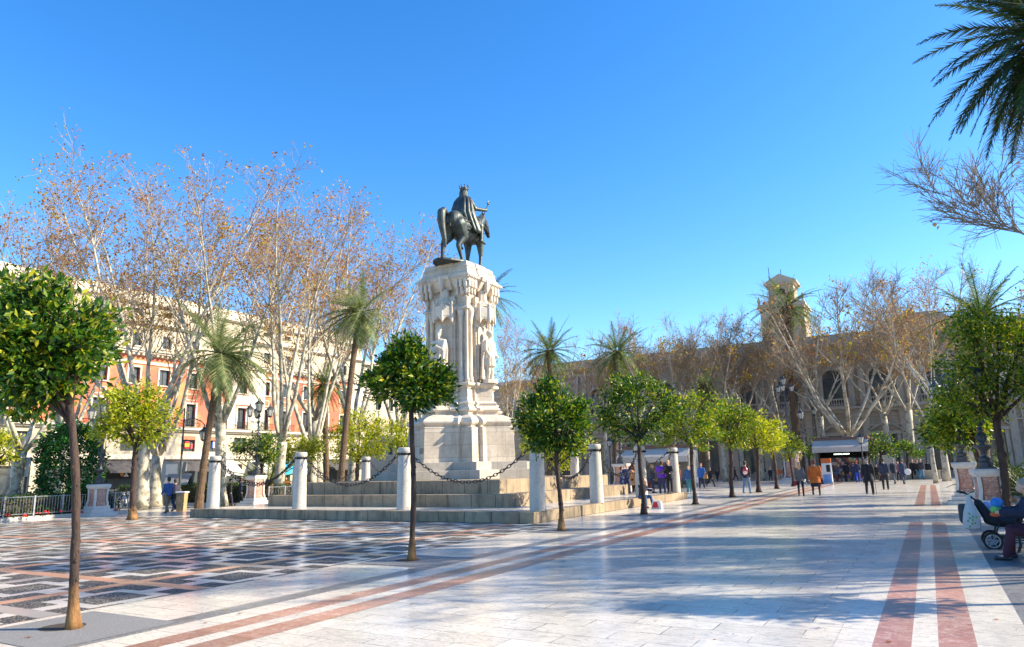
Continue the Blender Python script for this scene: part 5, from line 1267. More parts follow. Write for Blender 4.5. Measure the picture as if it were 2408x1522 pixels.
for px,py,d,lb in ((1898,985,70,'single lantern on a thin post left of the kiosk'),(1931,975,84,'lantern against the dark arch behind the kiosk'),(2034,1042,70,'small lantern at the right corner of the kiosk roof'),(2108,1065,84,'low lantern before the dark orange trees right of the kiosk'),(1437,1050,72,'small dark lantern seen above the second right-edge bollard'),(1640,1060,70,'lantern beside the snack kiosk roof')):
    p=bx(px,1120,d); street_lamp(p,hat(py,p.x,p.y),lb,None,1.0)
# ---------------------------------------------------------------- railings
def railing(pts,z0,h,label,gap=.135):
    t=thing('railing',label,'railing',(pts[0][0],pts[0][1],z0),0,'grey steel railings round the garden beds'); o=Vector((pts[0][0],pts[0][1],0))
    bars=MB(); posts=[]
    for (a,b) in zip(pts[:-1],pts[1:]):
        A=Vector((a[0],a[1],0))-o; Bv=Vector((b[0],b[1],0))-o; L=(Bv-A).length; d=(Bv-A).normalized()
        for z in (.12,h-.02): bars.tube([tuple(A+Vector((0,0,z))),tuple(Bv+Vector((0,0,z)))],.02,4)
        n=int(L/gap)
        for k in range(n+1):
            p=A+d*(k*L/n); bars.tube([(p.x,p.y,.1),(p.x,p.y,h-.02)],.009,4)
        for k in range(int(L/1.35)+1):
            p=A+d*k*1.35; posts.append(p)
    bars.build('bars',MAT['steel'],t)
    for p in posts: m=MB(); m.box(p.x-.035,p.x+.035,p.y-.035,p.y+.035,0,h+.04); m.build('post',MAT['steel'],t)
railing([(-38.5,10),(-38.5,24.5)],.165,.95,'low grey steel railing in front of the hedge at the left edge')
railing([(-37.3,33),(-37.3,47)],.165,.95,'grey steel railing running back between the first two bollards')
# ---------------------------------------------------------------- bicycles
MAT['bike_red']=plain('bike_red',(.50,.03,.03),.35,.1); MAT['bike_white']=plain('bike_white',(.66,.66,.66),.35,.06); MAT['rubber']=plain('rubber',(.02,.02,.02),.8,.2,6,0,0)
def bicycle(label,group,body='bike_white'):
    t=thing('bicycle',label,'bicycle',(0,0,0),0,group)
    def wheel(y):
        w=MB(); pts=[(0,y+.33*math.cos(2*PI*k/20),.33+.33*math.sin(2*PI*k/20)) for k in range(21)]; w.tube(pts,.022,6); o=w.build('tyre',MAT['rubber'],t)
        r=MB(); 
        for k in range(10): a=2*PI*k/10; r.tube([(0,y,.33),(0,y+.31*math.cos(a),.33+.31*math.sin(a))],.005,3)
        r.ell((0,y,.33),(.04,.03,.03),8,5); r.build('spokes',MAT['steel'],o)
    wheel(-.52); wheel(.52)
    m=MB(); m.tube([(0,.40,.85),(0,.2,.42),(0,-.1,.33)],.04,8); m.tube([(0,-.1,.33),(0,-.27,.85)],.03,8); m.tube([(0,-.1,.33),(0,-.52,.33)],.02,6); m.tube([(0,.38,1.0),(0,.42,.8),(0,.52,.33)],.022,6); m.build('frame',MAT[body],t,smooth=True)
    m=MB(); 
    for y in (-.52,.52):
        for sx in (-1,1): pass
        rs=[[( x,y+.37*math.cos(a),.33+.37*math.sin(a)) for x in (-.04,.04)] for a in [PI*.05+PI*.95*k/10 for k in range(11)]]; m.rings(rs,cap=False,close=False)
    o=m.build('mudguards',MAT[body],t); so_=o.modifiers.new('s','SOLIDIFY'); so_.thickness=.012
    m=MB(); m.add([(.035,-.52,.33),(.035,-.85,.35),(.035,-.72,.62),(.035,-.52,.69),(.035,-.3,.55)],[(0,1,2,3,4)]); m.add([(-.035,-.52,.33),(-.035,-.85,.35),(-.035,-.72,.62),(-.035,-.52,.69),(-.035,-.3,.55)],[(0,1,2,3,4)]); m.build('wheel_cover',MAT['bike_red'],t)
    m=MB(); m.cap((0,-.38,.93),(0,-.17,.94),.07,.035,8); m.tube([(-.28,.22,1.05),(-.25,.36,1.08),(0,.40,1.02),(.25,.36,1.08),(.28,.22,1.05)],.018,6); m.build('saddle_and_bars',MAT['rubber'],t)
    m=MB(); m.box(-.14,.14,.46,.72,.82,.86).box(-.14,.14,.72,.735,.82,1.02).box(-.15,-.14,.46,.73,.82,1.0).box(.14,.15,.46,.73,.82,1.0); m.build('basket',MAT['steel'],t)
    return t
b0=bicycle('white hire bike at the left end of the rack behind the cream trunk','hire bicycles in the racks')
b0['label']='hire bicycle beside the lamp pedestal, first in the rack by the cream tree trunk'
first=True; ords=['first','second','third','fourth','fifth','sixth','seventh','eighth','ninth','tenth']
for k in range(7):
    p=at(243+k*12,1200-1.2*k); lb='white and red hire bicycle, %s from the left in the rack behind the pedestal lamp'%ords[k]
    if first: b0.location=p; b0.rotation_euler=(0,0,R(62)); b0['label']=lb; first=False
    else: dup(b0,p,R(62+4*math.sin(k*2)),lb)
for k in range(8):
    p=bx(2+k*15,1165,58); lb='white hire bicycle, %s from the left in the rack at the left edge'%ords[k]
    dup(b0,p,R(10+4*math.sin(k*3)),lb)
for k in range(3):
    p=bx(652+k*17,1150,58); dup(b0,p,R(20),'hire bicycle, %s from the left by the blue awnings'%ords[k])
# ---------------------------------------------------------------- kiosks
def magm():
    a=NT('magazine_covers'); sp=a.n('ShaderNodeSeparateXYZ'); a.l(a.obj(),sp.inputs[0]); fx=a.math('FLOOR',a.math('MULTIPLY',sp.outputs[0],4.6)); fz=a.math('FLOOR',a.math('MULTIPLY',sp.outputs[2],3.3))
    cb=a.n('ShaderNodeCombineXYZ'); a.l(fx,cb.inputs[0]); a.l(fz,cb.inputs[1]); w=a.n('ShaderNodeTexWhiteNoise',noise_dimensions='2D'); a.l(cb.outputs[0],w.inputs['Vector'])
    k=a.ramp(w.outputs['Value'],[(0,(.02,.02,.03)),(.35,(.45,.42,.40)),(.5,(.35,.04,.04)),(.62,(.04,.10,.3)),(.75,(.06,.06,.07)),(.87,(.45,.35,.1)),(1,(.1,.25,.25))],'CONSTANT'); n=a.noise(14,3)
    return a.fin(a.mix(a.math('MULTIPLY',n,.7),k,(.05,.05,.05)),.5)
MAT['mags']=magm()
def kiosk(c,W,D,Ht,rz,label,kind):
    t=thing('kiosk',label,'kiosk',c,rz)
    m=MB(); m.box(-W/2,-W/2+.12,-D/2,D/2,0,Ht-.22).box(W/2-.12,W/2,-D/2,D/2,0,Ht-.22).box(-W/2+.12,W/2-.12,D/2-.12,D/2,0,Ht-.22); m.build('walls',MAT['dark'] if kind==1 else MAT['grey_metal'],t)
    m=MB(); m.box(-W/2-.35,W/2+.35,-D/2-.5,D/2+.35,Ht-.22,Ht-.08).box(-W/2-.2,W/2+.2,-D/2-.3,D/2+.2,Ht-.08,Ht); m.build('roof',plain('kiosk_roof_brown',(.20,.10,.07),.6,.15),t,bevel=.02)
    m=MB(); m.rings([[(x,-D/2-.3,Ht-.2),(x,-D/2-1.3,Ht-.95),(x,-D/2-1.3,Ht-.98),(x,-D/2-.3,Ht-.24)] for x in (-W/2-.3,W/2+.3)]); m.box(-W/2-.3,W/2+.3,-D/2-1.32,-D/2-1.29,Ht-1.4,Ht-.96); m.build('awning',plain('kiosk_awning',(.50,.46,.40),.8,.06),t)
    m=MB(); m.box(-W/2+.12,W/2-.12,-D/2,-D/2+.25,0,.9).box(-W/2+.12,W/2-.12,-D/2+.1,-D/2+.35,Ht-1.25,Ht-.4); m.build('counter',MAT['grey_metal'],t)
    cs=None and [(.55,.05,.05),(.05,.12,.4),(.6,.5,.1),(.65,.62,.6),(.1,.35,.3),(.5,.2,.05),(.15,.15,.2)]
    rn=random.Random(4); grp={}
    for r_ in range(7):
        for q in range(int((W-.5)/.22)):
            z=.1+r_*.3; x=-W/2+.25+q*.22; y=-D/2-.06-(.04 if z<.9 else -.5)
            ci=rn.randrange(7)
            pass
    mb=MB()
    for z0,z1,yy in ((.08,.88,-D/2-.06),(.95,2.2,-D/2+.42)): mb.box(-W/2+.2,W/2-.25,yy,yy+.02,z0,z1) if kind==1 or z0<.5 else None
    mb.build('magazine_display',MAT['mags'],t)
    if kind==1:
        em=NT('fluorescent_tube'); em.fin((1,1,1)); em.b.inputs['Emission Color'].default_value=(.8,1,.85,1); em.b.inputs['Emission Strength'].default_value=2.2
        MB().box(-.75,-.02,-D/2+.05,-D/2+.09,Ht-1.62,Ht-1.55).build('lit_tube',em.m,t); MB().box(.06,.6,-D/2+.05,-D/2+.09,Ht-1.6,Ht-1.53).build('lit_tube',em.m,t)
    return t
kp=at(1990,1133); kh=hat(1028,kp.x,kp.y); kiosk((kp.x,kp.y+1.2,0),4.2,2.4,kh,R(-3),'small news kiosk with a cream awning and lit strip lamps in the centre right',1)
kp2=bx(1545,1130,62); kh2=hat(1048,kp2.x,kp2.y); kiosk((kp2.x,kp2.y+1.5,0),5.6,2.4,kh2,R(-2),'wide snack kiosk with a cream awning behind the group of people',2)
def totem(c,label):
    t=thing('drinks_machine',label,'vending machine',c); MB().box(-.38,.38,-.3,.3,0,1.75).build('cabinet',MAT['white_paint'],t,bevel=.03); MB().box(-.38,.38,-.32,.3,1.76,2.15).build('top_sign',cloth((.6,.12,.02),.5),t,bevel=.02)
    MB().box(-.3,.3,-.315,-.303,.1,.8).build('blue_panel',cloth((.2,.35,.62),.5),t); MB().box(.0,.3,-.315,-.303,1.0,1.6).build('display',MAT['dark'],t)
totem(at(1948,1138),'tall white vending machine with an orange top at the left front of the kiosk')
# sign boxes, bins, booth
def sign(c,h,w,hh,label,mat,txt=None):
    t=thing('street_sign',label,'sign',c); MB().tube([(0,0,0),(0,0,h)],.05,6).build('post',MAT['steel'],t); o=MB().box(-w/2,w/2,-.06,.06,h-hh,h).build('panel',mat,t,bevel=.01); o.rotation_euler=(0,0,R(30)); o.location=(0.03,-.06,0)
    if txt: text(txt,t,(-.18,-.15,h-hh*.45),.3,MAT['dark'],(PI/2,0,R(30)))
p=bx(44,1160,48); sign(p,hat(1076,p.x,p.y),1.0,1.05,'white square sign on a pole behind the left railing',MAT['white_paint'],'F')
p=bx(2090,1120,78); sign(p,hat(1070,p.x,p.y),1.6,.9,'pale sign panel on a post right of the kiosk',MAT['grey_metal'])
p=bx(404,1170,56); t=thing('bus_shelter_booth','grey booth with a tilted top behind the walking men','booth',p,R(30)); h=hat(1087,p.x,p.y)
MB().box(-.7,.7,-.5,.5,0,h).build('cabinet',MAT['grey_metal'],t,bevel=.03); MB().box(.72,1.5,-.45,.45,0,h*.78).build('glass_side',MAT['glass'],t); m=MB(); m.rings([[(x,-.55,h*.72),(x,-1.2,h*.5),(x,-1.2,h*.47),(x,-.55,h*.68)] for x in (-.1,1.5)]); m.build('tilted_top',MAT['grey_metal'],t); MB().box(-.3,.5,-.53,-.505,h*.7,h*.95).build('white_panel',MAT['white_paint'],t)
b=at(426,1203); t=thing('litter_bin','tan litter bin with a white lid just behind the man in the blue jacket','litter bin',b,R(30)); m=MB(); m.prism([(.22,-.22),(.22,.22),(-.22,.22),(-.22,-.22)],[(0,.9),(1.0,1.05)]); m.build('bin_body',cloth((.48,.27,.12),.7),t,bevel=.02); MB().box(-.28,.28,-.28,.28,1.0,1.08).build('lid',MAT['white_paint'],t,bevel=.03)
# stone benches / planters in the distance
for px,py,w,lb in ((1800,1128,2.2,'low stone planter behind the strolling people left of the kiosk'),(2135,1128,5.5,'long low stone bench before the town hall, right of the kiosk')):
    c=at(px,py); t=thing('stone_bench',lb,'bench',c); MB().box(-w/2,w/2,-.3,.3,0,.75).build('body',MAT['hall_trim'],t,bevel=.03); MB().box(-w/2-.08,w/2+.08,-.38,.38,.75,.85).build('top_slab',MAT['hall_trim'],t,bevel=.02)
# ---------------------------------------------------------------- benches at the right
def bench(c,rz,label,L=1.8):
    t=thing('park_bench',label,'bench',c,rz,'iron and timber benches'); wd=plain('bench_timber',(.07,.05,.04),.5,.25,4)
    m=MB()
    for k in range(5): m.box(-L/2,L/2,-.22+k*.1,-.14+k*.1,.43,.46)
    m.build('seat',wd,t); m=MB()
    for k in range(4): m.xf(Matrix.Identity(4)); m.box(-L/2,L/2,.30+k*.025,.325+k*.025,.55+k*.11,.63+k*.11)
    m.build('backrest',wd,t)
    for s in (-1,1):
        m=MB(); x=s*(L/2-.05); m.tube([(x,-.28,0),(x,-.22,.15),(x,-.24,.43),(x,.2,.42),(x,.3,.2),(x,.38,0)],.028,6); m.tube([(x,.25,.4),(x,.33,.7),(x,.42,1.0)],.025,6); m.tube([(x,.33,.66),(x,.1,.70),(x,-.15,.70),(x,-.25,.62),(x,-.2,.54),(x,-.1,.56),(x,-.1,.62)],.025,6); m.tube([(x,-.22,.42),(x,-.25,.62)],.02,6); m.build('iron_side',MAT['iron'],t)
fp=at(2392,1325); BN=Vector((fp.x+.45,fp.y+.85,0))
bench(BN,-PI/2,'near iron bench at the right edge on which the man in dark clothes sits')
bench(Vector((2.35,38.5,0)),-PI/2,'distant bench at the right where three people sit',2.2)
# ================================================================ people (local frame: facing +y, 1.75 m tall)
SKIN=plain('skin',(.55,.33,.23),.55,.08,6); 
def person(loc,az,H,label,top=(.05,.05,.06),bottom=(.04,.05,.08),hair=(.05,.035,.025),shoes=(.02,.02,.02),coat=.88,stride=.0,arms=(0,0),long_hair=False,bald=False,hat=None,skirt=False,seated=False,wide=1.0,tights=None,lean=0.0,elbow=(.15,.15),det=.024,group=None,rest=None,puffy=0):
    t=thing('person',label,'person',loc,R(az-90),group,H/1.75)
    W=wide; hipz=.92; sh=1.42
    if seated: dz=-.44
    else: dz=0
    pel=Vector((0,0,hipz+dz)); chest=Vector((0,lean*.5,1.25+dz)); neck=Vector((0,lean*.8,1.46+dz)); head=Vector((0,lean*1.1+.02,1.62+dz))
    legs=[]
    for s in (-1,1):
        hp=Vector((s*.095*W,0,pel.z-.02))
        if seated: kn=hp+Vector((s*.06,.42,.02)); an=Vector((kn.x+s*.01,kn.y+.03 if s>0 else kn.y+.12,.08)); 
        else:
            st=stride*s; kn=hp+Vector((s*.01,.42*math.sin(st*.9)+(.06 if stride else 0),-.42*math.cos(st*.9))); a2=st*.9-(.55 if st<0 else .05)*(1 if stride else 0)*min(1,abs(st)*2); an=kn+Vector((0,.41*math.sin(a2),-.41*math.cos(a2)))
        legs.append((hp,kn,an))
    if not seated:   # keep the lowest foot on the ground
        low=min(l[2].z for l in legs)-.075
        for v in (pel,chest,neck,head): v.z-=low
        legs=[(a-Vector((0,0,low)),b-Vector((0,0,low)),c-Vector((0,0,low))) for a,b,c in legs]
    dd=pel.z-hipz
    A=[]
    for i,s in enumerate((-1,1)):
        sp=Vector((s*.172*W,chest.y,sh-.02+dd)); sw=arms[i]; el=sp+Vector((s*.05,.27*math.sin(sw),-.27*math.cos(sw))); e2=sw+elbow[i]; ha=el+Vector((-s*.02,.25*math.sin(e2),-.25*math.cos(e2))); A.append((sp,el,ha))
    m=MB()
    m.cap(pel,chest,.095*W,.09*W); m.cap(chest+Vector((-.12*W,0,.11)),chest+Vector((.12*W,0,.11)),.055,.055); m.cap(chest+Vector((0,0,.08)),neck,.075,.056); m.cap(neck-Vector((0,0,.02)),head-Vector((0,0,.05)),.055,.055)
    m.ell(head+Vector((0,.0,.02)),(.078,.095,.115),12,8); m.ell(head+Vector((0,.045,-.05)),(.055,.06,.065),8,6); m.cap(head+Vector((0,.095,.0)),head+Vector((0,.11,-.025)),.013,.016,6)
    for s in (-1,1): m.ell(head+Vector((s*.08,.0,-.01)),(.014,.022,.03),6,4)
    for (hp,kn,an) in legs: m.cap(hp,kn,.085*W,.055); m.cap(kn,an,.055,.038); m.cap(an,an+Vector((0,.12,-.04)),.038,.03)
    for (sp,el,ha) in A:
        m.cap(sp,el,.048,.038); m.cap(el,ha,.036,.026); d=(ha-el).normalized(); sd=d.cross(Vector((1,0,0))); sd=sd.normalized() if sd.length>.1 else Vector((0,1,0))
        pc=ha+d*.05; m.cap(ha,pc+d*.02,.026,.03,8)
        for f in range(4): b=pc+sd*(.027-.018*f)+d*.02; m.cap(b,b+d*(.05-.006*abs(f-1))+Vector((-.012 if ha.x>0 else .012,0,0)),.0085,.0075,6)
        m.cap(ha+sd*.02+d*.02,ha+sd*.055+d*.055,.011,.009,6)
    for s in (-1,1): m.ell(head+Vector((s*.03,.085,.022)),(.02,.014,.009),6,4)
    m.ell(head+Vector((0,.1,-.058)),(.026,.012,.008),6,4)
    blob(m,'body',SKIN,t,det*.75 if det<.02 else det,2,.4)
    e=.022+puffy
    m=MB(); up_=(neck-pel); L_=up_.length
    def rg(t,rx,ry): c=pel.lerp(neck,t); return [(c.x+(rx*W+e)*math.cos(2*PI*j/18),c.y+(ry*W+e)*math.sin(2*PI*j/18),c.z) for j in range(18)]
    m.rings([rg(-.16,.155,.115),rg(-.05,.158,.118),rg(.15,.135,.10),rg(.35,.14,.10),rg(.6,.165,.11),rg(.78,.172,.105),rg(.86,.15,.085),rg(.93,.09,.065),rg(.985,.055,.052)])
    for s_,(sp,el,ha) in zip((-1,1),A): m.ell(sp+Vector((-s_*.02,0,-.03)),(.055+e*.6,.058+e*.6,.058+e*.4),10,6)
    for (sp,el,ha) in A: m.cap(sp-Vector((0,0,.01)),el,.045+e,.038+e); m.cap(el,ha-(ha-el)*.05,.036+e,.028+e)
    zb=pel.z-(coat-.88)*1.0-.06
    if coat>.9 and not seated:
        zb=pel.z-(coat-.84); m.rings([[(rx*W*math.cos(2*PI*j/14),ry*W*math.sin(2*PI*j/14)+(.0),z) for j in range(14)] for rx,ry,z in ((.16,.125,pel.z+.1),(.185,.15,pel.z-.05),(.215+.05*(coat-.9),.18+.05*(coat-.9),zb))])
    blob(m,'coat' if coat>.9 else 'jacket',cloth(top),t,det,2,.5)
    if skirt:
        m=MB(); m.rings([[(rx*W*math.cos(2*PI*j/14),ry*W*math.sin(2*PI*j/14),z) for j in range(14)] for rx,ry,z in ((.14,.11,pel.z+.1),(.17,.14,pel.z-.05),(.19,.16,pel.z-.46))]); blob(m,'skirt',cloth(bottom),t,det,1)
        m=MB(); 
        for (hp,kn,an) in legs: m.cap(hp,kn,.09*W,.06); m.cap(kn,an,.06,.042)
        blob(m,'tights',cloth(tights or (.02,.02,.022)),t,det,1)
    else:
        m=MB(); m.cap(pel+Vector((-.06*W,0,0)),pel+Vector((.06*W,0,0)),.12*W,.12*W)
        k=.06 if tights is None else .045
        for (hp,kn,an) in legs: m.cap(hp,kn,.10*W,k+.015); m.cap(kn,an+Vector((0,0,-.0)),k+.012,k)
        blob(m,'trousers' if tights is None else 'tights',cloth(bottom),t,det,1)
    for (hp,kn,an) in legs:
        m=MB(); f=an-Vector((0,0,.035)); m.cap(f+Vector((0,-.04,.0)),f+Vector((0,.15,-.012)),.045,.036,8); m.cap(f,an+Vector((0,0,.03)),.045,.042,8); o=m.build('shoe',cloth(shoes,.5),t,smooth=True)
    if not bald or True:
        m=MB(); h=head
        if bald: m.ell(h+Vector((0,-.035,.0)),(.083,.07,.08),10,6)
        else:
            m.ell(h+Vector((0,-.02,.045)),(.092,.105,.098),12,7); m.ell(h+Vector((0,-.05,-.01)),(.085,.065,.09),10,6)
            if long_hair: m.cap(h+Vector((0,-.05,-.02)),h+Vector((0,-.085,-.24)),.09,.075,10); m.cap(h+Vector((-.06,-.02,0)),h+Vector((-.07,-.03,-.2)),.04,.03,8); m.cap(h+Vector((.06,-.02,0)),h+Vector((.07,-.03,-.2)),.04,.03,8)
        blob(m,'hair',cloth(hair,.6),t,.02,1)
    if hat:
        m=MB(); m.lathe([(.17,.05),(.175,.06),(.10,.075),(.098,.17),(.07,.19)],head+Vector((0,0,.0)),14); m.build('hat',cloth(hat),t,smooth=True)
    t_=dict(t=t,head=head,A=A,pel=pel,chest=chest); return t_
def P(px,feet,head,az,label,group=None,z=0.0,**k):
    p=at(px,feet,z); H=hat(head,p.x,p.y)-z; H=max(1.35,min(2.05,H)); q=person(p,az,H,label,group=group,**k); q['p']=p; q['H']=H; return q
def held(name,label,cat,p,mb_mat_list,rz=0,s=1):
    t=thing(name,label,cat,p,rz,None,s)
    for mb,n,mat in mb_mat_list: mb.build(n,mat,t)
    return t
def bagm(w,h,d,handle=.2):
    m=MB(); m.prism([(w/2,-d/2),(w/2,d/2),(-w/2,d/2),(-w/2,-d/2)],[(0,1.05),(h*.15,1.1),(h*.8,.95),(h,.8)]); n=MB(); n.tube([(-w*.3,0,h),(-w*.2,0,h+handle*.8),(0,0,h+handle),(w*.2,0,h+handle*.8),(w*.3,0,h)],.009,5); return m,n
def hand_world(q,i,dz=-.08):
    t=q['t']; ha=q['A'][i][2]; M=Matrix.Translation(t.location)@Matrix.Rotation(t.rotation_euler.z,4,'Z')@Matrix.Scale(t.scale.x,4); return M@ha+Vector((0,0,dz))
G1='people standing by the right edge of the platform'; G2='people strolling far off before the town hall'
navy=(.025,.035,.09); blk=(.016,.017,.022); jean=(.05,.11,.25)
q=P(2047,1164,1070,88,'man in a long black coat and dark hat walking away with a cane',top=(.012,.013,.018),bottom=(.012,.013,.018),coat=1.1,stride=.25,hat=(.015,.015,.018),hair=(.4,.38,.36),wide=1.08,arms=(0,.1),elbow=(.1,.2),det=.02)
hw=hand_world(q,1,0); m=MB(); m.tube([(0,0,0),(.02,.0,-hw.z+.01)],.014,6); m.tube([(0,0,0),(0,-.04,.03),(0,-.1,.02)],.015,6); held('walking_stick','thin dark walking stick in the right hand of the man in the hat','walking stick',hw+Vector((.03,0,-.03)),[(m,'shaft',MAT['iron'])])
q=P(1921,1166,1081,92,'woman in a bright orange cape walking away beside the one in grey',top=(.52,.13,.02),bottom=(.02,.022,.035),hair=(.14,.04,.02),coat=1.12,skirt=True,stride=.3,wide=1.25,long_hair=False,puffy=.03,det=.02)
hw=hand_world(q,1,-.35); a,b=bagm(.28,.24,.12); held('handbag','dark handbag hanging at the right side of the woman in the orange cape','bag',hw,[(a,'bag_body',cloth(navy)),(b,'handle',cloth(navy))])
q=P(1885,1167,1086,95,'blonde woman in a grey jacket and black tights walking away',top=(.11,.11,.12),bottom=(.016,.016,.02),hair=(.48,.33,.17),coat=1.0,stride=.2,tights=1,long_hair=True,wide=.95,det=.02)
hw=hand_world(q,0,-.36); a,b=bagm(.26,.24,.12); held('handbag','dark red handbag held by the blonde woman in grey','bag',hw,[(a,'bag_body',cloth((.25,.02,.03))),(b,'handle',cloth((.25,.02,.03)))])
q=P(1757,1161,1078,80,'man in a dark jacket and light jeans carrying a red rucksack, walking away',top=(.02,.025,.04),bottom=(.12,.20,.32),stride=.22,det=.02)
bp3=hand_world(q,1,0); t0=q['t']; M=Matrix.Translation(t0.location)@Matrix.Rotation(t0.rotation_euler.z,4,'Z')@Matrix.Scale(t0.scale.x,4); c=M@(q['chest']+Vector((.10,-.24,-.22)))
m=MB(); m.ell((0,0,.22),(.17,.12,.26),12,8); n=MB(); n.ell((0,-.09,.12),(.12,.06,.12),10,6); held('rucksack','red and white rucksack slung on the back of the man in light jeans','rucksack',c,[(m,'rucksack_body',MAT['bike_red']),(n,'front_pocket',MAT['white_paint'])],t0.rotation_euler.z)
q=P(1652,1151,1089,-95,'woman in a bright blue coat with a scarf walking towards the plaza',top=(.04,.14,.42),bottom=(.02,.03,.08),hair=(.22,.06,.05),coat=1.0,stride=.15,wide=1.1)
hw=hand_world(q,0,-.05); a,b=bagm(.32,.3,.12); held('handbag','tan shoulder bag on the arm of the woman in blue','bag',hw+Vector((.1,-.1,-.15)),[(a,'bag_body',cloth((.5,.25,.1))),(b,'handle',cloth((.5,.25,.1)))])
hw=hand_world(q,1,-.5); a,b=bagm(.3,.42,.1); held('shopping_bag','white shopping bag carried low by the woman in blue','bag',hw,[(a,'bag_body',MAT['white_paint']),(b,'handle',MAT['white_paint'])])
q=P(1672,1146,1098,60,'man in a dark suit striding behind the woman in blue',top=blk,bottom=blk,stride=.45,hair=(.2,.15,.1))
P(1688,1134,1101,120,'small dark figure hurrying past behind the tree trunk',group=G2,top=blk,bottom=blk,stride=.5)
P(1707,1133,1097,-80,'man in a navy jacket and jeans near the trunk of the sixth orange tree',group=G2,top=navy,bottom=jean,stride=.15)
# standing group by the bollards
q=P(1464,1166,1098,15,'short haired woman in a blue quilted jacket at the left of the group',group=G1,z=0,top=(.03,.06,.16),bottom=(.03,.04,.12),coat=1.0,elbow=(1.2,.8),hair=(.10,.03,.02))
P(1476,1167,1086,-60,'tall bald man in a navy suit and glasses in the group',group=G1,top=(.03,.045,.14),bottom=(.03,.045,.12),bald=True,hair=(.3,.2,.15),elbow=(.9,1.1))
P(1493,1168,1092,160,'brown haired woman in a tan coat with her back half turned',group=G1,top=(.48,.25,.10),bottom=blk,coat=1.15,long_hair=True,hair=(.12,.04,.02),elbow=(.6,.6))
P(1513,1168,1090,-120,'person in a white top and violet jacket beside the leaning trunk',group=G1,top=(.12,.08,.35),bottom=navy,hair=(.35,.22,.12))
P(1537,1160,1092,30,'blond person in dark clothes behind the middle right bollard',group=G1,z=.385,top=(.025,.03,.06),bottom=(.03,.04,.08),hair=(.5,.32,.12),coat=.95)
q=P(1559,1161,1084,100,'man in a bright violet jacket seen from behind, standing on the platform step',group=G1,z=.385,top=(.13,.035,.46),bottom=(.03,.045,.12),wide=1.2,hair=(.05,.03,.02),puffy=.025,elbow=(.8,.9),det=.02)
P(1577,1161,1082,-100,'blond man in black leaning over papers beside the violet jacket',group=G1,z=.385,top=blk,bottom=blk,hair=(.5,.34,.16),coat=1.0,elbow=(1.3,1.4),lean=.08)
P(1600,1158,1093,-150,'person in dark red and black half hidden by the far corner bollard',group=G1,z=.385,top=(.14,.03,.03),bottom=blk,elbow=(1.0,1.0))
P(1622,1158,1094,-90,'person in a blue jacket and teal trousers behind the fifth orange trunk',group=G1,top=(.05,.12,.28),bottom=(.04,.25,.28),hair=(.08,.05,.04))
# seated woman on the step with her shopping
sp=at(1521,1194); sw=person(Vector((-11.65,sp.y+.1,.0)),-30,1.78,'woman with long brown hair in a dark jacket and jeans sitting on the step reading',top=(.018,.018,.028),bottom=(.04,.09,.22),hair=(.10,.03,.02),long_hair=True,seated=True,arms=(.7,.7),elbow=(.9,.9),lean=.16,det=.02)
hw=(hand_world(sw,0,.02)+hand_world(sw,1,.02))/2; m=MB(); m.box(-.14,.0,-.1,.1,0,.012).box(.002,.14,-.1,.1,0,.012); held('open_magazine','open pale magazine in the hands of the seated woman','magazine',hw+Vector((.03,-.02,.05)),[(m,'pages',cloth((.55,.55,.75),.6))],R(-30))
bpx=at(1546,1197); a,b=bagm(.42,.34,.22,.12); t=held('shopping_bag','white shopping bag with a red print on the floor beside the seated woman','bag',bpx,[(a,'bag_body',MAT['white_paint']),(b,'handle',MAT['white_paint'])]); m=MB(); m.add([(-.2,-.128,.06),(.10,-.128,.06),(.04,-.118,.30),(-.12,-.118,.30)],[(0,1,2,3)]); m.build('red_print',MAT['red_flower'],t)
# walkers at the left
q=P(392,1207,1121,175,'man in a blue jacket and khaki trousers walking left with a shoulder bag',top=(.035,.085,.24),bottom=(.22,.16,.09),hair=(.02,.02,.02),stride=.28,elbow=(.9,.2),shoes=(.1,.05,.03),det=.02)
hw=hand_world(q,0,0); t0=q['t']; m=MB(); m.cbox((0,0,0),(.12,.34,.3)); n=MB(); n.tube([(0,-.12,.15),(.05,0,.75),(0,.12,.15)],.012,5); held('shoulder_bag','black shoulder bag hanging at the hip of the man in the blue jacket','bag',t0.location+Vector((.15,.22,.85)),[(m,'bag_body',cloth(blk)),(n,'strap',cloth(blk))],R(80))
q=P(408,1203,1124,170,'man in dark trousers walking half hidden behind the one in the blue jacket',top=(.03,.03,.05),bottom=(.03,.045,.09),stride=.4)
rp=bx(498,1165,55); person(rp,-160,1.75,'person in a red pullover standing behind the bicycle rack',top=(.5,.03,.04),bottom=blk,elbow=(1.3,1.3))
for px,az,H,lb,tp,hr in ((541,60,1.72,'left one of two men in dark coats walking behind the low hedge',(.03,.03,.025),(.03,.02,.02)),(566,60,1.72,'right one of two men in dark coats walking behind the low hedge',(.02,.03,.07),(.15,.07,.03)),(583,200,1.5,'grey haired man bending behind the hedge by the pink pedestal',(.02,.03,.06),(.4,.38,.36)),(652,-40,1.7,'person in an orange vest sitting by the blue awnings',(.65,.12,.01),(.5,.35,.2)),(672,-60,1.7,'second person in an orange vest by the blue awnings',(.62,.14,.02),(.1,.05,.03))):
    person(bx(px,1150,50 if px<600 else 60),az,H,lb,top=tp,bottom=(.03,.03,.05),hair=hr,stride=.15)
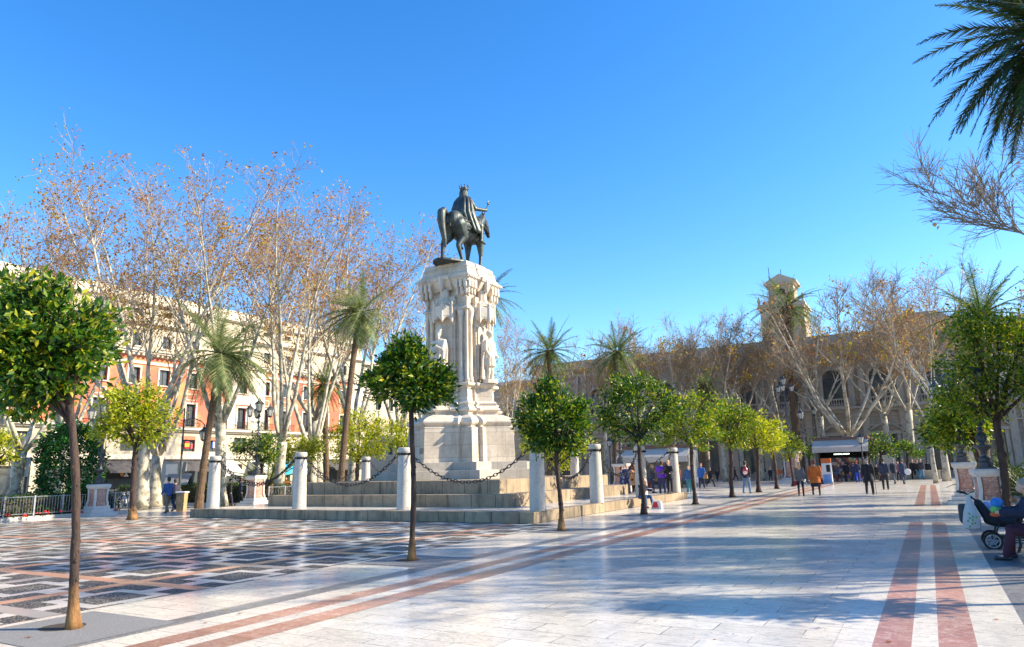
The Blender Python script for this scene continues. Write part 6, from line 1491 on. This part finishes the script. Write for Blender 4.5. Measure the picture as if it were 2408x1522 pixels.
# strollers far off
far=[(1789,1128,1092,-70,(.10,.10,.10),(.05,.05,.05),(.4,.35,.25),'pale haired person in a grey coat left of the far planter'),(1799,1128,1094,-110,(.08,.08,.09),(.04,.04,.05),(.12,.1,.08),'person in a dark grey coat beside the pale haired one'),
(1813,1132,1099,90,(.02,.02,.03),(.02,.02,.03),(.6,.4,.12),'blond child in black before the far planter'),(1836,1131,1099,-90,(.6,.12,.02),(.3,.3,.32),(.06,.04,.03),'person in an orange top behind the tall lamp'),(1848,1132,1091,40,(.02,.025,.05),(.02,.02,.03),(.3,.2,.15),'person in a navy coat just left of the tall lamp pedestal'),
(1730,1130,1098,30,blk,blk,(.05,.03,.02),'dark figure far behind the man with the rucksack'),(1993,1133,1086,90,blk,blk,(.03,.02,.02),'customer in black standing at the kiosk counter'),(2019,1134,1082,95,navy,(.03,.09,.5),(.55,.08,.02),'customer in a navy jacket and blue trousers with red hair at the kiosk'),(2010,1134,1088,80,(.03,.04,.08),blk,(.1,.06,.04),'customer in dark blue beside the one in blue trousers'),
(2084,1152,1077,90,(.025,.035,.07),(.02,.022,.03),(.03,.03,.03),'man in a dark suit walking away right of the man with the hat'),(2106,1138,1079,120,(.025,.03,.05),(.10,.11,.14),(.25,.2,.15),'man in a dark coat with grey trousers walking right of the kiosk'),(2127,1139,1078,110,(.04,.055,.10),(.06,.08,.12),(.1,.07,.05),'man in a blue-grey jacket carrying a white object'),
(2116,1132,1084,-100,(.45,.03,.04),blk,(.1,.06,.04),'person in a red jacket behind the men in coats'),(2150,1128,1080,-90,blk,blk,(.3,.15,.1),'person in black, left of three standing by the pale stem'),(2161,1128,1081,-60,blk,(.08,.22,.32),(.2,.1,.06),'person in black with light blue jeans by the pale stem'),(2170,1128,1079,-120,(.05,.05,.06),(.1,.25,.38),(.4,.3,.2),'pale haired person right of the one in blue jeans'),
(2186,1126,1082,90,blk,blk,(.05,.04,.03),'slim person in black before the pale pole-like trunk'),(2213,1118,1073,-80,(.52,.12,.03),(.06,.13,.25),(.5,.3,.15),'person in an orange top and jeans walking at the far right'),(2064,1130,1092,-90,(.03,.03,.04),blk,(.15,.1,.08),'dark figure seen far off beyond the cane'),(1975,1134,1090,20,(.05,.06,.1),blk,(.2,.15,.1),'person in grey-blue by the magazine racks')]
for i,(px,f,h,az,tp,bt,hr,lb) in enumerate(far): P(px,f,h,az,lb,group=G2,top=tp,bottom=bt,hair=hr,stride=.12+.3*((i*7)%3)/3,coat=.88+.12*(i%3),det=.03)
dm=[p for p in bpy.data.objects if p.get('label','').startswith('man in a blue-grey jacket')][0]
m=MB(); m.lathe([(.02,-.03),(.22,-.03),(.24,0),(.22,.03),(.02,.03)],n=16); m.xf(Matrix.Rotation(PI/2,4,'X')); held('white_disc','round white object held by the man in the blue-grey jacket','tray',dm.location+Vector((.33,-.12,.95)),[(m,'disc',MAT['white_paint'])])
# bench sitters far right
for k,(y,tp,hr,lb) in enumerate(((37.9,(.38,.02,.03),(.03,.02,.02),'bench sitter in a red jacket, nearest of three at the right'),(38.6,(.03,.04,.05),(.3,.25,.2),'bench sitter in dark clothes, middle of three at the right'),(39.3,(.12,.13,.08),(.35,.3,.2),'bench sitter in an olive coat, farthest of three at the right'))):
    person(Vector((2.25,y,0)),180,1.75,lb,top=tp,bottom=(.02,.025,.05),hair=hr,seated=True,arms=(.5,.5),elbow=(.9,.9),lean=.05,det=.026,group='people seated on the far bench')
# man on the near bench with the pushchair
bm=person(Vector((BN.x+.04,BN.y-.30,0)),178,1.95,'grey haired man in dark blue coat and maroon trousers sitting by the pushchair',top=(.012,.018,.045),bottom=(.05,.012,.03),hair=(.30,.25,.2),seated=True,arms=(.75,.8),elbow=(.85,.75),lean=.12,wide=1.25,puffy=.03,det=.017,shoes=(.02,.02,.03))
hm=(hand_world(bm,0,0)+hand_world(bm,1,0))/2
t=thing('toy','bright blue green and yellow soft toy in the seated man\'s hands','toy',hm+Vector((-.06,0,.04)))
for c,r_,mt in (((0,0,.12),(.11,.12,.1),cloth((.03,.2,.55))),((-.03,0,0),(.1,.1,.08),cloth((.15,.45,.12))),((.04,.05,.16),(.04,.05,.05),cloth((.8,.45,.03))),((-.05,.02,-.09),(.09,.08,.05),cloth((.65,.12,.04)))): m=MB(); m.ell(c,r_,12,8); m.build('toy_piece',mt,t,smooth=True)
wc=at(2330,1290)
S=thing('pushchair','dark pushchair with a black hood frame and grey basket in front of the seated man','pushchair',(wc.x+.35,wc.y+.15,0),R(0),None,1.06)
def swheel(x,y,r):
    w=MB(); w.tube([(x+r*math.cos(2*PI*k/20),y,r+.0+r*math.sin(2*PI*k/20)) for k in range(21)],.025,6); o=w.build('wheel',MAT['rubber'],S); h=MB()
    for k in range(6): a=2*PI*k/6; h.tube([(x,y,r),(x+r*.9*math.cos(a),y,r+r*.9*math.sin(a))],.011,4)
    h.tube([(x+r*.82*math.cos(2*PI*k/20),y,r+r*.82*math.sin(2*PI*k/20)) for k in range(21)],.012,5); h.build('rim',MAT['steel'],o)
for y in (-.27,.27): swheel(-.28,y,.15); swheel(.42,y,.12)
m=MB()
for y in (-.25,.25): m.tube([(-.28,y,.15),(-.12,y,.5),(-.35,y,.82),(-.62,y,1.06),(-.70,y,1.08)],.018,6); m.tube([(.42,y,.12),(.1,y,.42),(-.2,y,.62)],.016,6); m.tube([(-.28,y,.15),(.42,y,.12)],.012,5)
m.tube([(-.70,-.25,1.08),(-.74,-.1,1.09),(-.74,.1,1.09),(-.70,.25,1.08)],.026,8); m.build('frame',MAT['iron'],S)
m=MB(); m.ell((-.05,0,.52),(.34,.22,.12),14,8); m.cap((-.3,-.1,.62),(-.42,-.1,.86),.1,.08); m.cap((-.3,.1,.62),(-.42,.1,.86),.1,.08); m.cap((-.3,0,.62),(-.42,0,.86),.1,.08); m.ell((.15,0,.6),(.16,.2,.09)); blob(m,'seat',cloth((.02,.022,.03)),S,.03,3)
m=MB(); m.ell((-.12,0,.74),(.22,.18,.09),12,7); m.ell((-.28,0,.8),(.09,.09,.09)); m.build('blanket',cloth((.38,.40,.66)),S,smooth=True)
m=MB(); m.prism([(-.5,-.2),(-.5,.2),(-.78,.22),(-.78,-.22)],[(.42,.9),(.5,1.0),(.8,1.0),(.84,.98)]); blob(m,'basket_bag',cloth((.07,.07,.075)),S,.03,3)
m=MB(); m.box(-.2,.35,-.22,.22,.2,.24).box(-.2,-.18,-.22,.22,.24,.36).box(.33,.35,-.22,.22,.24,.36); m.build('basket',cloth((.05,.05,.055)),S)
hb=Vector((wc.x+.35-.62,wc.y+.15-.36,.30)); m=MB(); m.rings([[(rx*math.cos(2*PI*j/16)*(1+.08*math.sin(5*2*PI*j/16)),ry*math.sin(2*PI*j/16),z) for j in range(16)] for rx,ry,z in ((.12,.05,.10),(.165,.08,.13),(.165,.085,.27),(.13,.065,.45),(.07,.035,.62),(.03,.02,.80))]); n=MB()
for k in range(9): a=k*2.4; r_=.03+.012*k; n.ell((-.01+r_*.8*math.cos(a),-.088,.29+r_*1.3*math.sin(a)),(.017,.006,.022),6,4)
MAT['plastic']=plain('thin_plastic',(.48,.48,.46),.35,.06,4)
held('plastic_bag','white plastic bag with a green print hanging from the pushchair handle','bag',hb,[(m,'bag_body',MAT['plastic']),(n,'green_print',cloth((.12,.35,.08)))])
p=at(2262,1187); t=thing('ball_bollard','small black iron ball on the floor before the rear lamp pedestal','bollard',(p.x-.0,p.y,0)); m=MB(); m.ell((0,0,.17),(.15,.15,.15),14,9); m.lathe([(.12,0),(.12,.03),(.06,.05)],n=12); m.build('iron_ball',MAT['iron'],t,smooth=True)
for px,py,lb in ((219,1213,'small iron ball at the left foot of the lamp pedestal by the railing'),(252,1211,'small iron ball at the right foot of the lamp pedestal by the railing')):
    p=at(px,py); t=thing('iron_ball',lb,'ornament',(p.x,p.y,.16)); m=MB(); m.ell((0,0,.06),(.09,.09,.09),12,8); m.build('ball',MAT['iron'],t,smooth=True)
